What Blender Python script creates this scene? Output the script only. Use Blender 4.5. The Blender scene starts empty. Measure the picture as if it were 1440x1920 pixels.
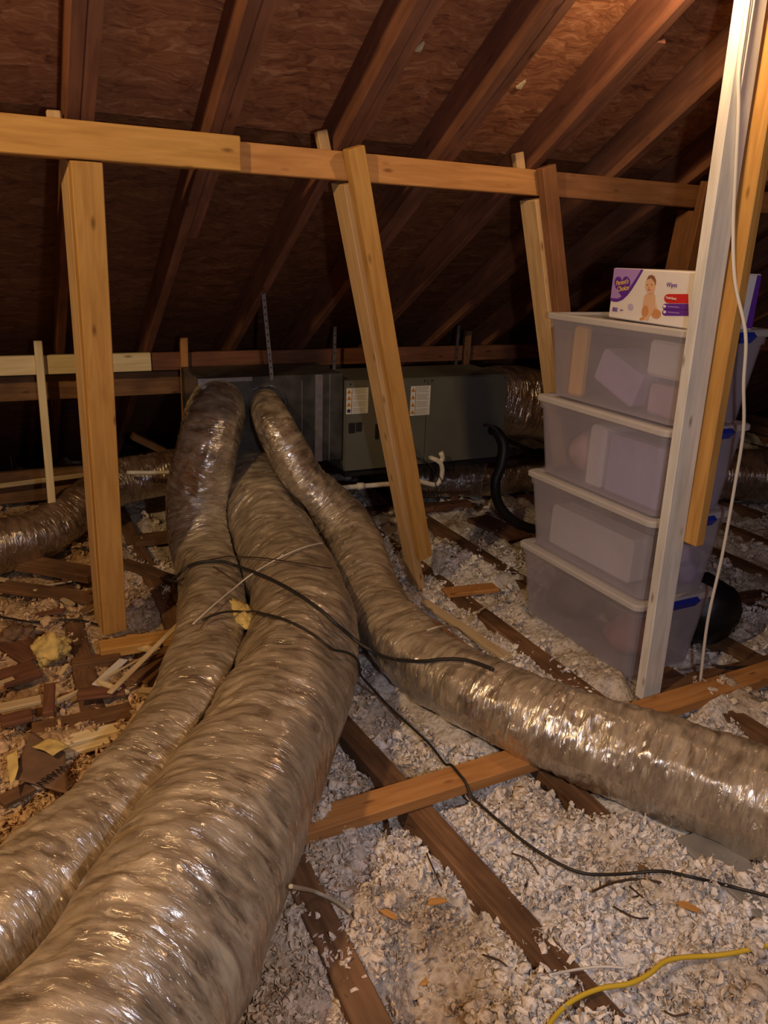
import bpy, bmesh, math, random
import numpy as np
from mathutils import Matrix, Vector
random.seed(7); rng = np.random.default_rng(7)
S = bpy.context.scene; COL = S.collection

# ------------------------------------------------------------------ camera
F_PX = 1442.0; ROLL = math.radians(2.062); PITCH = math.radians(18.688); YAW = math.radians(26.713)
CAM = np.array([0.0, 0.0, 1.5])
R0 = np.array([math.cos(YAW), -math.sin(YAW), 0]); Fh = np.array([math.sin(YAW), math.cos(YAW), 0]); Z0 = np.array([0, 0, 1.0])
FWD = Fh*math.cos(PITCH) - Z0*math.sin(PITCH); UP0 = Fh*math.sin(PITCH) + Z0*math.cos(PITCH)
RIGHT = R0*math.cos(ROLL) + UP0*math.sin(ROLL); UP = -R0*math.sin(ROLL) + UP0*math.cos(ROLL)
cd = bpy.data.cameras.new('camera'); cam = bpy.data.objects.new('camera', cd); COL.objects.link(cam)
cd.sensor_width = 36; cd.lens = F_PX/1920*36; cd.clip_start = 0.02
cam.matrix_world = Matrix(((RIGHT[0], UP[0], -FWD[0], CAM[0]), (RIGHT[1], UP[1], -FWD[1], CAM[1]), (RIGHT[2], UP[2], -FWD[2], CAM[2]), (0, 0, 0, 1)))
S.camera = cam
# ------------------------------------------------------------------ light and exposure
W = bpy.data.worlds.new('attic_air'); S.world = W; W.use_nodes = True
W.node_tree.nodes['Background'].inputs[0].default_value = (0.012, 0.009, 0.008, 1); W.node_tree.nodes['Background'].inputs[1].default_value = 0.3
def lamp(name, loc, power, col, radius, aim=None, size=70, blend=.5):
    l = bpy.data.lights.new(name, 'SPOT' if aim else 'POINT'); l.energy = power; l.color = col; l.shadow_soft_size = radius
    o = bpy.data.objects.new(name, l); COL.objects.link(o); o.location = loc
    if aim:
        l.spot_size = math.radians(size); l.spot_blend = blend
        o.rotation_euler = (Vector(aim)-Vector(loc)).to_track_quat('-Z', 'Y').to_euler()
    return o
lamp('attic_bulb', (1.68, 1.665, 2.28), 9.5, (1.0, .68, .38), .035)
lamp('far_attic_bulb', (-1.3, 0.75, 2.55), 88, (1.0, .67, .32), .06)
lamp('phone_light', (0.32, -0.10, 1.45), 27, (.86, .87, 1.0), .03)
S.view_settings.view_transform = 'Standard'; S.view_settings.look = 'None'; S.view_settings.gamma = 1
S.view_settings.use_curve_mapping = False; S.view_settings.exposure = 0.9

# ------------------------------------------------------------------ pixel -> direction helpers
def ray(px, py):
    v = FWD*F_PX + RIGHT*(px-720) + UP*(960-py); return v/np.linalg.norm(v)
def onz(px, py, z=0.): r = ray(px, py); return CAM + r*(z-CAM[2])/r[2]
def ony(px, py, Y): r = ray(px, py); return CAM + r*(Y-CAM[1])/r[1]
def onx(px, py, X): r = ray(px, py); return CAM + r*(X-CAM[0])/r[0]

# ------------------------------------------------------------------ numpy noise
def _hash(ix, iy, iz, seed):
    h = (ix.astype(np.int64)*374761393 + iy.astype(np.int64)*668265263 + iz.astype(np.int64)*2147483647 + seed*974634777) & 0xffffffff
    h = ((h ^ (h >> 13))*1274126177) & 0xffffffff
    return ((h ^ (h >> 16)) & 0xffff)/65535.0
def vnoise(x, y, z=None, seed=0):
    x = np.asarray(x, float); y = np.asarray(y, float); z = np.zeros_like(x) if z is None else np.asarray(z, float)
    x, y, z = np.broadcast_arrays(x, y, z)
    x0, y0, z0 = np.floor(x), np.floor(y), np.floor(z); fx, fy, fz = x-x0, y-y0, z-z0
    fx, fy, fz = [f*f*(3-2*f) for f in (fx, fy, fz)]; r = 0
    for dx in (0, 1):
        for dy in (0, 1):
            for dz in (0, 1):
                r = r + _hash(x0+dx, y0+dy, z0+dz, seed)*(fx if dx else 1-fx)*(fy if dy else 1-fy)*(fz if dz else 1-fz)
    return r
def fbm(x, y, z=None, o=4, seed=0):
    r = 0; a = .5; k = 1
    for i in range(o):
        r = r + a*vnoise(np.asarray(x)*k, np.asarray(y)*k, None if z is None else np.asarray(z)*k, seed+i); a *= .5; k *= 2.03
    return r

# ------------------------------------------------------------------ materials
def new_mat(name):
    m = bpy.data.materials.new(name); m.use_nodes = True; nt = m.node_tree
    return m, nt, nt.nodes['Principled BSDF']
def nd(nt, t, **kw):
    n = nt.nodes.new(t)
    for k, v in kw.items():
        if k.startswith('i_'):
            key = k[2:].replace('_', ' '); n.inputs[key].default_value = v
        else: setattr(n, k, v)
    return n
def ramp(nt, fac, stops):
    r = nt.nodes.new('ShaderNodeValToRGB'); e = r.color_ramp.elements
    while len(e) < len(stops): e.new(.5)
    for el, (p, c) in zip(e, stops): el.position = p; el.color = (*c, 1) if len(c) == 3 else c
    nt.links.new(fac, r.inputs[0]); return r
def coords(nt, scale=(1, 1, 1), kind='Object', offs=True):
    tc = nd(nt, 'ShaderNodeTexCoord'); mp = nd(nt, 'ShaderNodeMapping'); mp.inputs['Scale'].default_value = scale
    nt.links.new(tc.outputs[kind], mp.inputs[0])
    if offs:
        oi = nd(nt, 'ShaderNodeObjectInfo'); mu = nd(nt, 'ShaderNodeMath', operation='MULTIPLY'); mu.inputs[1].default_value = 37.0
        nt.links.new(oi.outputs['Random'], mu.inputs[0]); nt.links.new(mu.outputs[0], mp.inputs['Location'])
    return mp.outputs[0]
def bump(nt, bs, h, strength=.3, dist=.01):
    b = nd(nt, 'ShaderNodeBump'); b.inputs['Strength'].default_value = strength; b.inputs['Distance'].default_value = dist
    nt.links.new(h, b.inputs['Height']); nt.links.new(b.outputs[0], bs.inputs['Normal'])
def wood(name, dark, light, knot=None, rough=.75, stain=0):
    m, nt, bs = new_mat(name)
    v = coords(nt, (2.0, 22, 22)); n = nd(nt, 'ShaderNodeTexNoise', i_Scale=2.2, i_Detail=5, i_Distortion=.6); nt.links.new(v, n.inputs[0])
    r = ramp(nt, n.outputs[0], [(.3, dark), (.68, light)])
    out = r.outputs[0]
    v2 = coords(nt, (9, 26, 26)); k = nd(nt, 'ShaderNodeTexVoronoi', i_Scale=.55); nt.links.new(v2, k.inputs[0])
    kr = ramp(nt, k.outputs['Distance'], [(.04, (.33, .26, .2)), (.13, (1, 1, 1))])
    mx = nd(nt, 'ShaderNodeMix', data_type='RGBA', blend_type='MULTIPLY'); mx.inputs[0].default_value = .8
    nt.links.new(out, mx.inputs[6]); nt.links.new(kr.outputs[0], mx.inputs[7]); out = mx.outputs[2]
    if stain:
        v3 = coords(nt, (3, 5, 5)); s = nd(nt, 'ShaderNodeTexNoise', i_Scale=1.6, i_Detail=3); nt.links.new(v3, s.inputs[0])
        sr = ramp(nt, s.outputs[0], [(.35, (1-stain,)*3), (.62, (1, 1, 1))])
        m2 = nd(nt, 'ShaderNodeMix', data_type='RGBA', blend_type='MULTIPLY'); m2.inputs[0].default_value = 1
        nt.links.new(out, m2.inputs[6]); nt.links.new(sr.outputs[0], m2.inputs[7]); out = m2.outputs[2]
    nt.links.new(out, bs.inputs['Base Color']); bs.inputs['Roughness'].default_value = rough
    bs.inputs['Specular IOR Level'].default_value = .25
    bump(nt, bs, n.outputs[0], .25, .004); return m
def plain(name, col, rough=.6, metal=0, var=0, spec=.4, bumpy=0, scale=30):
    m, nt, bs = new_mat(name); bs.inputs['Base Color'].default_value = (*col, 1); bs.inputs['Roughness'].default_value = rough
    bs.inputs['Metallic'].default_value = metal; bs.inputs['Specular IOR Level'].default_value = spec
    n = nd(nt, 'ShaderNodeTexNoise', i_Scale=scale, i_Detail=4); nt.links.new(coords(nt), n.inputs[0])
    d = tuple(c*(1-var) for c in col); l = tuple(min(1, c*(1+var*.6)) for c in col)
    r = ramp(nt, n.outputs[0], [(.3, d), (.7, l)]); nt.links.new(r.outputs[0], bs.inputs['Base Color'])
    if bumpy: bump(nt, bs, n.outputs[0], bumpy, .006)
    return m
M = {}
M['pine'] = wood('yellow_pine', (.38, .195, .05), (.52, .29, .085))
M['pale_pine'] = wood('pale_pine', (.60, .47, .25), (.74, .62, .38))
M['orange'] = wood('orange_pine', (.36, .16, .05), (.50, .25, .085))
M['rafter'] = wood('rafter_lumber', (.165, .066, .036), (.25, .105, .056), stain=.3)
M['dull'] = wood('dull_brown_lumber', (.15, .075, .035), (.25, .135, .065), stain=.45)
M['joist'] = wood('old_joist_lumber', (.13, .065, .032), (.24, .13, .065), stain=.5)
M['red_wood'] = wood('red_brown_lumber', (.13, .055, .032), (.21, .095, .055), stain=.35)
M['whitewash'] = wood('weathered_white_stud', (.62, .59, .54), (.78, .75, .70), rough=.7, stain=.12)
M['lit_side_pine'] = wood('lit_side_pine', (.46, .28, .12), (.60, .40, .20))  # paler back boards, painting light caught on the braces' left sides
M['purlin'] = wood('falloff_purlin_lumber', (.20, .085, .035), (.29, .13, .055), stain=.25)  # dark brown holds painted light falloff along with the wood's own tone
M['grey_sheet'] = plain('grey_fiber_sheet', (.25, .23, .2), .85, var=.2, scale=12)
M['lath'] = wood('pale_lath', (.42, .31, .17), (.58, .45, .27))
def osb(name='osb_flakes', k=1.0):
    m, nt, bs = new_mat(name)
    v = coords(nt, (1, 1, 1)); w = nd(nt, 'ShaderNodeTexNoise', i_Scale=7, i_Detail=2); nt.links.new(v, w.inputs[0])
    add = nd(nt, 'ShaderNodeVectorMath', operation='MULTIPLY_ADD'); nt.links.new(w.outputs['Color'], add.inputs[0])
    add.inputs[1].default_value = (.13, .10, 0); nt.links.new(v, add.inputs[2])
    mp = nd(nt, 'ShaderNodeMapping'); mp.inputs['Scale'].default_value = (13, 40, 1); nt.links.new(add.outputs[0], mp.inputs[0])
    vo = nd(nt, 'ShaderNodeTexNoise', i_Scale=1.0, i_Detail=5, i_Roughness=.6, i_Distortion=1.6); nt.links.new(mp.outputs[0], vo.inputs[0])
    mp2 = nd(nt, 'ShaderNodeMapping'); mp2.inputs['Scale'].default_value = (14, 30, 1); mp2.inputs['Rotation'].default_value = (0, 0, .5); nt.links.new(add.outputs[0], mp2.inputs[0])
    vo2 = nd(nt, 'ShaderNodeTexVoronoi', i_Scale=1.0); nt.links.new(mp2.outputs[0], vo2.inputs[0])
    a = nd(nt, 'ShaderNodeMix', data_type='RGBA'); a.inputs[0].default_value = .22
    nt.links.new(vo.outputs[0], a.inputs[6]); nt.links.new(vo2.outputs['Color'], a.inputs[7])
    bw = nd(nt, 'ShaderNodeRGBToBW'); nt.links.new(a.outputs[2], bw.inputs[0])
    r = ramp(nt, bw.outputs[0], [(p, tuple(c*k for c in q)) for p, q in ((.30, (.15, .055, .026)), (.43, (.29, .115, .05)), (.56, (.38, .16, .068)), (.72, (.56, .29, .14)))])
    oi = nd(nt, 'ShaderNodeObjectInfo'); orr = ramp(nt, oi.outputs['Random'], [(0, (.85, .80, .78)), (1, (1.05, 1.0, 1.0))])
    mm = nd(nt, 'ShaderNodeMix', data_type='RGBA', blend_type='MULTIPLY'); mm.inputs[0].default_value = 1
    nt.links.new(r.outputs[0], mm.inputs[6]); nt.links.new(orr.outputs[0], mm.inputs[7]); nt.links.new(mm.outputs[2], bs.inputs['Base Color'])
    bs.inputs['Roughness'].default_value = .62; bs.inputs['Specular IOR Level'].default_value = .3
    bump(nt, bs, bw.outputs[0], .5, .006); return m
M['osb'] = osb(); M['osb_dark'] = osb('dark_osb', .42)  # second copy is darker, for the lower panel rows
def foil(name, dust_amt=.30, dust=((.15, .107, .065), (.41, .33, .225)), base=(.80, .77, .74)):
    m, nt, bs = new_mat(name)
    v = coords(nt, (1, 1, 1), 'UV', False)
    def mp(sc, rot=0):
        q = nd(nt, 'ShaderNodeMapping'); q.inputs['Scale'].default_value = (*sc, 1); q.inputs['Rotation'].default_value = (0, 0, rot); nt.links.new(v, q.inputs[0]); return q.outputs[0]
    c = nd(nt, 'ShaderNodeTexNoise', i_Scale=1, i_Detail=5, i_Distortion=1.2); nt.links.new(mp((75, 16), .35), c.inputs[0])
    f = nd(nt, 'ShaderNodeTexVoronoi', i_Scale=1); 
    wv = nd(nt, 'ShaderNodeVectorMath', operation='MULTIPLY_ADD'); nt.links.new(c.outputs['Color'], wv.inputs[0]); wv.inputs[1].default_value = (1.6, 1.6, 0); nt.links.new(mp((62, 20), .45), wv.inputs[2]); nt.links.new(wv.outputs[0], f.inputs[0])
    hs = nd(nt, 'ShaderNodeMath', operation='MULTIPLY_ADD'); nt.links.new(f.outputs[0], hs.inputs[0]); hs.inputs[1].default_value = .55; nt.links.new(c.outputs[0], hs.inputs[2])
    b = nd(nt, 'ShaderNodeBump'); b.inputs['Strength'].default_value = .8; b.inputs['Distance'].default_value = .008; nt.links.new(hs.outputs[0], b.inputs['Height'])
    bs.inputs['Base Color'].default_value = (*base, 1); bs.inputs['Metallic'].default_value = 1; bs.inputs['Roughness'].default_value = .21
    nt.links.new(b.outputs[0], bs.inputs['Normal'])
    # grey-brown dust film settled on the jacket
    df = nd(nt, 'ShaderNodeBsdfPrincipled'); df.inputs['Roughness'].default_value = .55; df.inputs['Specular IOR Level'].default_value = .35
    b2 = nd(nt, 'ShaderNodeBump'); b2.inputs['Strength'].default_value = .35; b2.inputs['Distance'].default_value = .005; nt.links.new(hs.outputs[0], b2.inputs['Height']); nt.links.new(b2.outputs[0], df.inputs['Normal'])
    s = nd(nt, 'ShaderNodeTexNoise', i_Scale=1, i_Detail=5, i_Distortion=.8); nt.links.new(mp((26, 9), .4), s.inputs[0])
    cr = ramp(nt, s.outputs[0], [(.33, dust[0]), (.66, dust[1])]); nt.links.new(cr.outputs[0], df.inputs['Base Color'])
    g = nd(nt, 'ShaderNodeNewGeometry'); sx = nd(nt, 'ShaderNodeSeparateXYZ'); nt.links.new(g.outputs['Normal'], sx.inputs[0])
    big = nd(nt, 'ShaderNodeTexNoise', i_Scale=1, i_Detail=4); nt.links.new(mp((9, 6)), big.inputs[0])
    st = nd(nt, 'ShaderNodeTexNoise', i_Scale=1, i_Detail=4, i_Distortion=1.0); nt.links.new(mp((60, 12), .5), st.inputs[0])
    m1 = nd(nt, 'ShaderNodeMath', operation='MULTIPLY_ADD'); nt.links.new(sx.outputs[2], m1.inputs[0]); m1.inputs[1].default_value = .22; m1.inputs[2].default_value = dust_amt-.75
    m2 = nd(nt, 'ShaderNodeMath', operation='MULTIPLY_ADD'); nt.links.new(big.outputs[0], m2.inputs[0]); m2.inputs[1].default_value = .9; nt.links.new(m1.outputs[0], m2.inputs[2])
    m3 = nd(nt, 'ShaderNodeMath', operation='MULTIPLY_ADD'); nt.links.new(st.outputs[0], m3.inputs[0]); m3.inputs[1].default_value = 1.0; nt.links.new(m2.outputs[0], m3.inputs[2])
    fr = ramp(nt, m3.outputs[0], [(.40, (.22,)*3), (.70, (.9,)*3)])
    mix = nd(nt, 'ShaderNodeMixShader'); nt.links.new(fr.outputs[0], mix.inputs[0]); nt.links.new(bs.outputs[0], mix.inputs[1]); nt.links.new(df.outputs[0], mix.inputs[2])
    nt.links.new(mix.outputs[0], nt.nodes['Material Output'].inputs[0]); return m
M['foil'] = foil('dusty_foil_jacket'); M['foil_far'] = foil('brown_foil_jacket', .32, ((.10, .055, .035), (.22, .14, .09)))
M['foil_clean'] = foil('foil_tape', .0)
def fluff_mat(name='blown_fiber', k=1.0):
    m, nt, bs = new_mat(name)
    n = nd(nt, 'ShaderNodeTexNoise', i_Scale=3.2, i_Detail=5); nt.links.new(coords(nt, offs=False), n.inputs[0])
    r = ramp(nt, n.outputs[0], [(p, tuple(c*k for c in q)) for p, q in ((.28, (.42, .31, .20)), (.42, (.70, .61, .50)), (.56, (.86, .81, .76)))])
    # older, tan-coloured fiber in the bays under the leftmost post
    tcw = nd(nt, 'ShaderNodeTexCoord'); sp = nd(nt, 'ShaderNodeSeparateXYZ'); nt.links.new(tcw.outputs['Object'], sp.inputs[0])
    mr = nd(nt, 'ShaderNodeMapRange'); nt.links.new(sp.outputs[0], mr.inputs[0]); mr.inputs[1].default_value = .9; mr.inputs[2].default_value = .25
    mt = nd(nt, 'ShaderNodeMix', data_type='RGBA', blend_type='MULTIPLY'); nt.links.new(mr.outputs[0], mt.inputs[0]); nt.links.new(r.outputs[0], mt.inputs[6]); mt.inputs[7].default_value = (.80, .62, .42, 1)
    n2 = nd(nt, 'ShaderNodeTexNoise', i_Scale=60, i_Detail=4); nt.links.new(coords(nt, offs=False), n2.inputs[0])
    r2 = ramp(nt, n2.outputs[0], [(.28, (.55, .5, .45)), (.55, (1, 1, 1))])
    mx = nd(nt, 'ShaderNodeMix', data_type='RGBA', blend_type='MULTIPLY'); mx.inputs[0].default_value = 1
    nt.links.new(mt.outputs[2], mx.inputs[6]); nt.links.new(r2.outputs[0], mx.inputs[7]); nt.links.new(mx.outputs[2], bs.inputs['Base Color'])
    bs.inputs['Roughness'].default_value = .95; bs.inputs['Specular IOR Level'].default_value = .05
    bump(nt, bs, n2.outputs[0], .9, .012); return m
M['fluff'] = fluff_mat(); M['fluff_bed'] = fluff_mat('gap_shade_fiber', .78)  # bed copy darkened to paint shade into the gaps between tufts
M['drywall'] = plain('dusty_drywall_back', (.20, .165, .14), .9, var=.35, scale=9)
M['cabinet'] = plain('grey_green_enamel', (.105, .105, .088), .45, var=.12, scale=5)
M['plenum'] = plain('dark_ductboard', (.07, .07, .065), .4, metal=.35, var=.45, scale=14)
M['galv'] = plain('galvanized_metal', (.45, .46, .5), .3, metal=.9, var=.2)
M['black'] = plain('black_rubber', (.012, .011, .012), .5)
M['bag'] = plain('black_plastic_bag', (.006, .006, .008), .45, bumpy=.3)
M['cable'] = plain('black_cable_jacket', (.02, .018, .016), .5)
M['brown_cable'] = plain('dark_brown_cable_jacket', (.05, .03, .022), .6)
M['white_cable'] = plain('white_cable_jacket', (.62, .58, .52), .55)
M['tan_cable'] = plain('tan_cable_jacket', (.45, .38, .27), .6)
M['yellow_cable'] = plain('yellow_cable_jacket', (.58, .40, .03), .5)
M['pvc'] = plain('white_pvc', (.62, .58, .48), .45, var=.15)
M['paper'] = plain('white_paper', (.62, .6, .55), .6, var=.05)
M['print'] = plain('grey_print', (.30, .29, .27), .7)
M['warn'] = plain('orange_print', (.45, .17, .02), .7)
M['inkblue'] = plain('blue_print', (.02, .03, .10), .6)
M['ink'] = plain('black_ink', (.01, .008, .008), .8)
M['kraft'] = plain('kraft_paper', (.17, .10, .06), .7, var=.3, bumpy=.2, scale=12)
M['batt'] = plain('yellow_glass_fiber', (.60, .45, .16), .95, var=.35, bumpy=.8, scale=25)
M['chip'] = wood('orange_wood_chip', (.40, .19, .05), (.55, .29, .09))
M['box'] = plain('white_carton', (.80, .76, .76), .45, var=.03)
M['lilac'] = plain('lilac_print', (.42, .27, .66), .45); M['purple'] = plain('purple_print', (.13, .035, .34), .45)
M['gold'] = plain('gold_print', (.75, .52, .12), .45); M['red'] = plain('red_print', (.60, .03, .03), .45)
M['skin'] = plain('skin_print', (.72, .46, .30), .5); M['skin2'] = plain('tan_skin_print', (.60, .29, .12), .5); M['hair'] = plain('hair_print', (.26, .13, .07), .5)
M['latch'] = plain('blue_plastic', (.015, .03, .30), .35)
def frosted(name, tint, see=.35, rough=.4):
    m, nt, bs = new_mat(name); bs.inputs['Roughness'].default_value = rough
    n = nd(nt, 'ShaderNodeTexNoise', i_Scale=6, i_Detail=3); nt.links.new(coords(nt), n.inputs[0])
    r = ramp(nt, n.outputs[0], [(.3, tuple(c*.93 for c in tint)), (.7, tint)]); nt.links.new(r.outputs[0], bs.inputs['Base Color'])
    tl = nd(nt, 'ShaderNodeBsdfTranslucent'); nt.links.new(r.outputs[0], tl.inputs[0]); tp = nd(nt, 'ShaderNodeBsdfTransparent'); tp.inputs[0].default_value = (.93, .92, .96, 1)
    m1 = nd(nt, 'ShaderNodeMixShader'); m1.inputs[0].default_value = .5; nt.links.new(bs.outputs[0], m1.inputs[1]); nt.links.new(tl.outputs[0], m1.inputs[2])
    m2 = nd(nt, 'ShaderNodeMixShader'); m2.inputs[0].default_value = see; nt.links.new(m1.outputs[0], m2.inputs[1]); nt.links.new(tp.outputs[0], m2.inputs[2])
    nt.links.new(m2.outputs[0], nt.nodes['Material Output'].inputs[0]); return m
M['tub'] = frosted('frosted_plastic', (.84, .81, .88), .70); M['rim'] = frosted('milky_plastic_rim', (.80, .78, .78), .08)

# ------------------------------------------------------------------ object helpers
def link(name, me, mat, parent=None, mw=None, smooth=False):
    o = bpy.data.objects.new(name, me); COL.objects.link(o)
    if mat is not None and not me.materials: me.materials.append(M[mat] if isinstance(mat, str) else mat)
    if smooth: me.polygons.foreach_set('use_smooth', np.ones(len(me.polygons), bool))
    mw = mw or Matrix.Identity(4)
    if parent:
        o.parent = parent; t = Vector((0, 0, 0)); q = parent
        while q: t += q.location; q = q.parent
        o.matrix_basis = Matrix.Translation(-t) @ mw
    else: o.matrix_basis = mw
    return o
def pydata(name, v, f, mat, parent=None, mw=None, smooth=False):
    me = bpy.data.meshes.new(name); me.from_pydata([tuple(map(float, p)) for p in v], [], f); me.update()
    return link(name, me, mat, parent, mw, smooth)
def npmesh(name, v, quads):
    me = bpy.data.meshes.new(name); n = len(quads); k = quads.shape[1]
    me.vertices.add(len(v)); me.vertices.foreach_set('co', np.ascontiguousarray(v, np.float32).ravel())
    me.loops.add(n*k); me.loops.foreach_set('vertex_index', np.ascontiguousarray(quads, np.int32).ravel())
    me.polygons.add(n); me.polygons.foreach_set('loop_start', np.arange(0, n*k, k, dtype=np.int32))
    me.update(calc_edges=True); me.validate(); return me
def tag(o, label, cat, group=None, kind=None):
    if label: o['label'] = label
    if cat: o['category'] = cat
    if group: o['group'] = group
    if kind: o['kind'] = kind
    return o
def empty(name, loc, label=None, cat=None, group=None):
    o = bpy.data.objects.new(name, None); COL.objects.link(o); o.location = loc; o.empty_display_size = .05
    return tag(o, label, cat, group)
def frame(p0, p1, up=(0, 0, 1)):
    p0, p1 = Vector(map(float, p0)), Vector(map(float, p1)); x = (p1-p0).normalized(); u = Vector(up)
    y = u.cross(x).normalized(); z = x.cross(y)
    return Matrix(((x[0], y[0], z[0], p0[0]), (x[1], y[1], z[1], p0[1]), (x[2], y[2], z[2], p0[2]), (0, 0, 0, 1)))
def boxmesh(name, lx, ly, lz, bev=.003, x0=0, rough=0):
    bm = bmesh.new(); bmesh.ops.create_cube(bm, size=1)
    bmesh.ops.scale(bm, vec=(lx, ly, lz), verts=bm.verts); bmesh.ops.translate(bm, vec=(x0+lx/2, 0, 0), verts=bm.verts)
    if bev: bmesh.ops.bevel(bm, geom=bm.edges[:], offset=min(bev, ly*.3, lz*.3), segments=1, affect='EDGES')
    me = bpy.data.meshes.new(name); bm.to_mesh(me); bm.free(); return me
def board(name, p0, p1, sy, sz, mat, up=(0, 0, 1), parent=None, bev=.003):
    """length p0->p1, sz along 'up', sy sideways; p0,p1 on the centre line"""
    L = (Vector(map(float, p1))-Vector(map(float, p0))).length
    return link(name, boxmesh(name, L, sy, sz, bev), mat, parent, frame(p0, p1, up))
def cube(name, lo, hi, mat, parent=None, bev=.004, rz=0):
    lo, hi = Vector(map(float, lo)), Vector(map(float, hi)); d = hi-lo; c = (lo+hi)/2
    me = boxmesh(name, d.x, d.y, d.z, bev, x0=-d.x/2)
    return link(name, me, mat, parent, Matrix.Translation(c) @ Matrix.Rotation(rz, 4, 'Z'))
def catmull(P, step):
    P = np.asarray(P, float); out = []; Q = np.vstack([2*P[0]-P[1], P, 2*P[-1]-P[-2]])
    for i in range(1, len(Q)-2):
        a, b, c, d = Q[i-1:i+3]; L = np.linalg.norm(c[:3]-b[:3]); n = max(2, int(L/step)); t = np.linspace(0, 1, n, endpoint=False)[:, None]
        out.append(.5*((2*b)+(-a+c)*t+(2*a-5*b+4*c-d)*t*t+(-a+3*b-3*c+d)*t**3))
    out.append(Q[-2][None]); return np.vstack(out)
def tube_frames(C):
    T = np.gradient(C, axis=0); T /= np.linalg.norm(T, axis=1)[:, None]+1e-12
    u = np.cross(T, np.array([0, 0, 1.0])); bad = np.linalg.norm(u, axis=1) < .15
    u[bad] = np.cross(T[bad], np.array([0, 1.0, 0])); u /= np.linalg.norm(u, axis=1)[:, None]
    for i in range(1, len(u)):
        u[i] = u[i-1]-T[i]*np.dot(u[i-1], T[i]); u[i] /= np.linalg.norm(u[i])
    return T, u, np.cross(u, T)
def tube(name, P, r, mat, parent=None, seg=8, step=.02, cap=True):
    C = catmull(P, step); T, u, w = tube_frames(C); a = np.linspace(0, 2*np.pi, seg, endpoint=False)
    V = (C[:, None, :]+r*(np.cos(a)[None, :, None]*u[:, None, :]+np.sin(a)[None, :, None]*w[:, None, :])).reshape(-1, 3)
    o0 = C[0].copy(); n = len(C); f = []
    for i in range(n-1):
        for j in range(seg): f.append((i*seg+j, i*seg+(j+1) % seg, (i+1)*seg+(j+1) % seg, (i+1)*seg+j))
    if cap: f += [tuple(range(seg))[::-1], tuple((n-1)*seg+j for j in range(seg))]
    return pydata(name, V-o0, f, mat, parent, Matrix.Translation(o0), True)
def flat(name, pts, depth, mat, parent, mw):
    """outline in local XY extruded by depth in local Z"""
    n = len(pts); v = [(x, y, 0) for x, y in pts]+[(x, y, depth) for x, y in pts]
    f = [tuple(range(n))[::-1], tuple(range(n, 2*n))]+[(i, (i+1) % n, n+(i+1) % n, n+i) for i in range(n)]
    return pydata(name, v, f, mat, parent, mw)
def text(name, body, size, mat, parent, mw, depth=.0004, align='LEFT', shear=0, bold=0):
    c = bpy.data.curves.new(name, 'FONT'); c.body = body; c.size = size; c.extrude = depth; c.align_x = align; c.shear = shear; c.offset = bold
    o = bpy.data.objects.new(name, c); COL.objects.link(o); dg = bpy.context.evaluated_depsgraph_get()
    me = bpy.data.meshes.new_from_object(o.evaluated_get(dg)); bpy.data.objects.remove(o)
    me.materials.clear(); return link(name, me, mat, parent, mw)

# ------------------------------------------------------------------ setting: roof deck, floor, gables
TH = math.radians(30.3); SL = math.tan(TH); NR = np.array([0, math.sin(TH), math.cos(TH)])
def zraf(Y): return 1.702-SL*(Y-2.79)             # underside of the rafters
YR = -0.6                                            # ridge line
def slab(name, pts, mat, parent=None):
    n = len(pts)//2; f = [tuple(range(n))[::-1], tuple(range(n, 2*n))]+[(i, (i+1) % n, n+(i+1) % n, n+i) for i in range(n)]
    return pydata(name, pts, f, mat, parent)
ceiling = empty('ceiling', (0, 0, 0)); tag(ceiling, 'sloping underside of the roof decking above the rafters', None, kind='structure')
DECK0 = .1405/math.cos(TH)
v0 = np.array([0, YR, zraf(YR)+DECK0]); vdir = np.array([0, math.cos(TH), -math.sin(TH)])
Lsl = (6.15-YR)/math.cos(TH); row = 0; v = (2.77-YR)/math.cos(TH)-4*1.22; pan_dark = boxmesh('osb_panel', 2.436, 1.216, .011, 0, x0=-1.218); pan_top = boxmesh('osb_panel', 2.436, v+1.22, .011, 0, x0=-1.218)
pan = boxmesh('osb_panel', 2.436, 1.216, .011, 0, x0=-1.218)
while v < Lsl:
    off = 0.53 if row % 2 else -.69
    for i in range(6):
        cx = -4.2+off+2.44*i; c = v0+vdir*((v+.61) if row else (v+1.22)/2)+NR*.006
        mw = Matrix(((1, 0, 0, cx), (0, -vdir[1], NR[1], c[1]), (0, -vdir[2], NR[2], c[2]), (0, 0, 0, 1)))
        link('osb_panel', pan_top if row == 0 else pan if row < 4 else pan_dark, 'osb' if row < 4 else 'osb_dark', ceiling, mw)
    v += 1.22; row += 1
back = empty('ceiling', (0, 0, 0)); tag(back, 'opposite roof slope behind the ridge', None, kind='structure')
zt = zraf(YR)+DECK0
slab('osb_panel', [(-5.5, YR, zt), (10, YR, zt), (10, -6.9, -.14), (-5.5, -6.9, -.14), (-5.5, YR, zt+.02), (10, YR, zt+.02), (10, -6.92, -.12), (-5.5, -6.92, -.12)], 'osb', back)
for sx, nm in ((-5.5, 'wall_left'), (9.9, 'wall_right')):
    o = slab(nm, [(sx, -6.9, -.15), (sx, 6.2, -.15), (sx, YR, zt), (sx-.03, -6.9, -.15), (sx-.03, 6.2, -.15), (sx-.03, YR, zt)], 'osb'); tag(o, None, None, kind='structure')
o = slab('floor', [(-5.5, -6.9, -.155), (10, -6.9, -.155), (10, 6.2, -.155), (-5.5, 6.2, -.155), (-5.5, -6.9, -.142), (10, -6.9, -.142), (10, 6.2, -.142), (-5.5, 6.2, -.142)], 'drywall')
tag(o, 'dusty back of the ceiling drywall showing between the joists', None, kind='structure')

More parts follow.
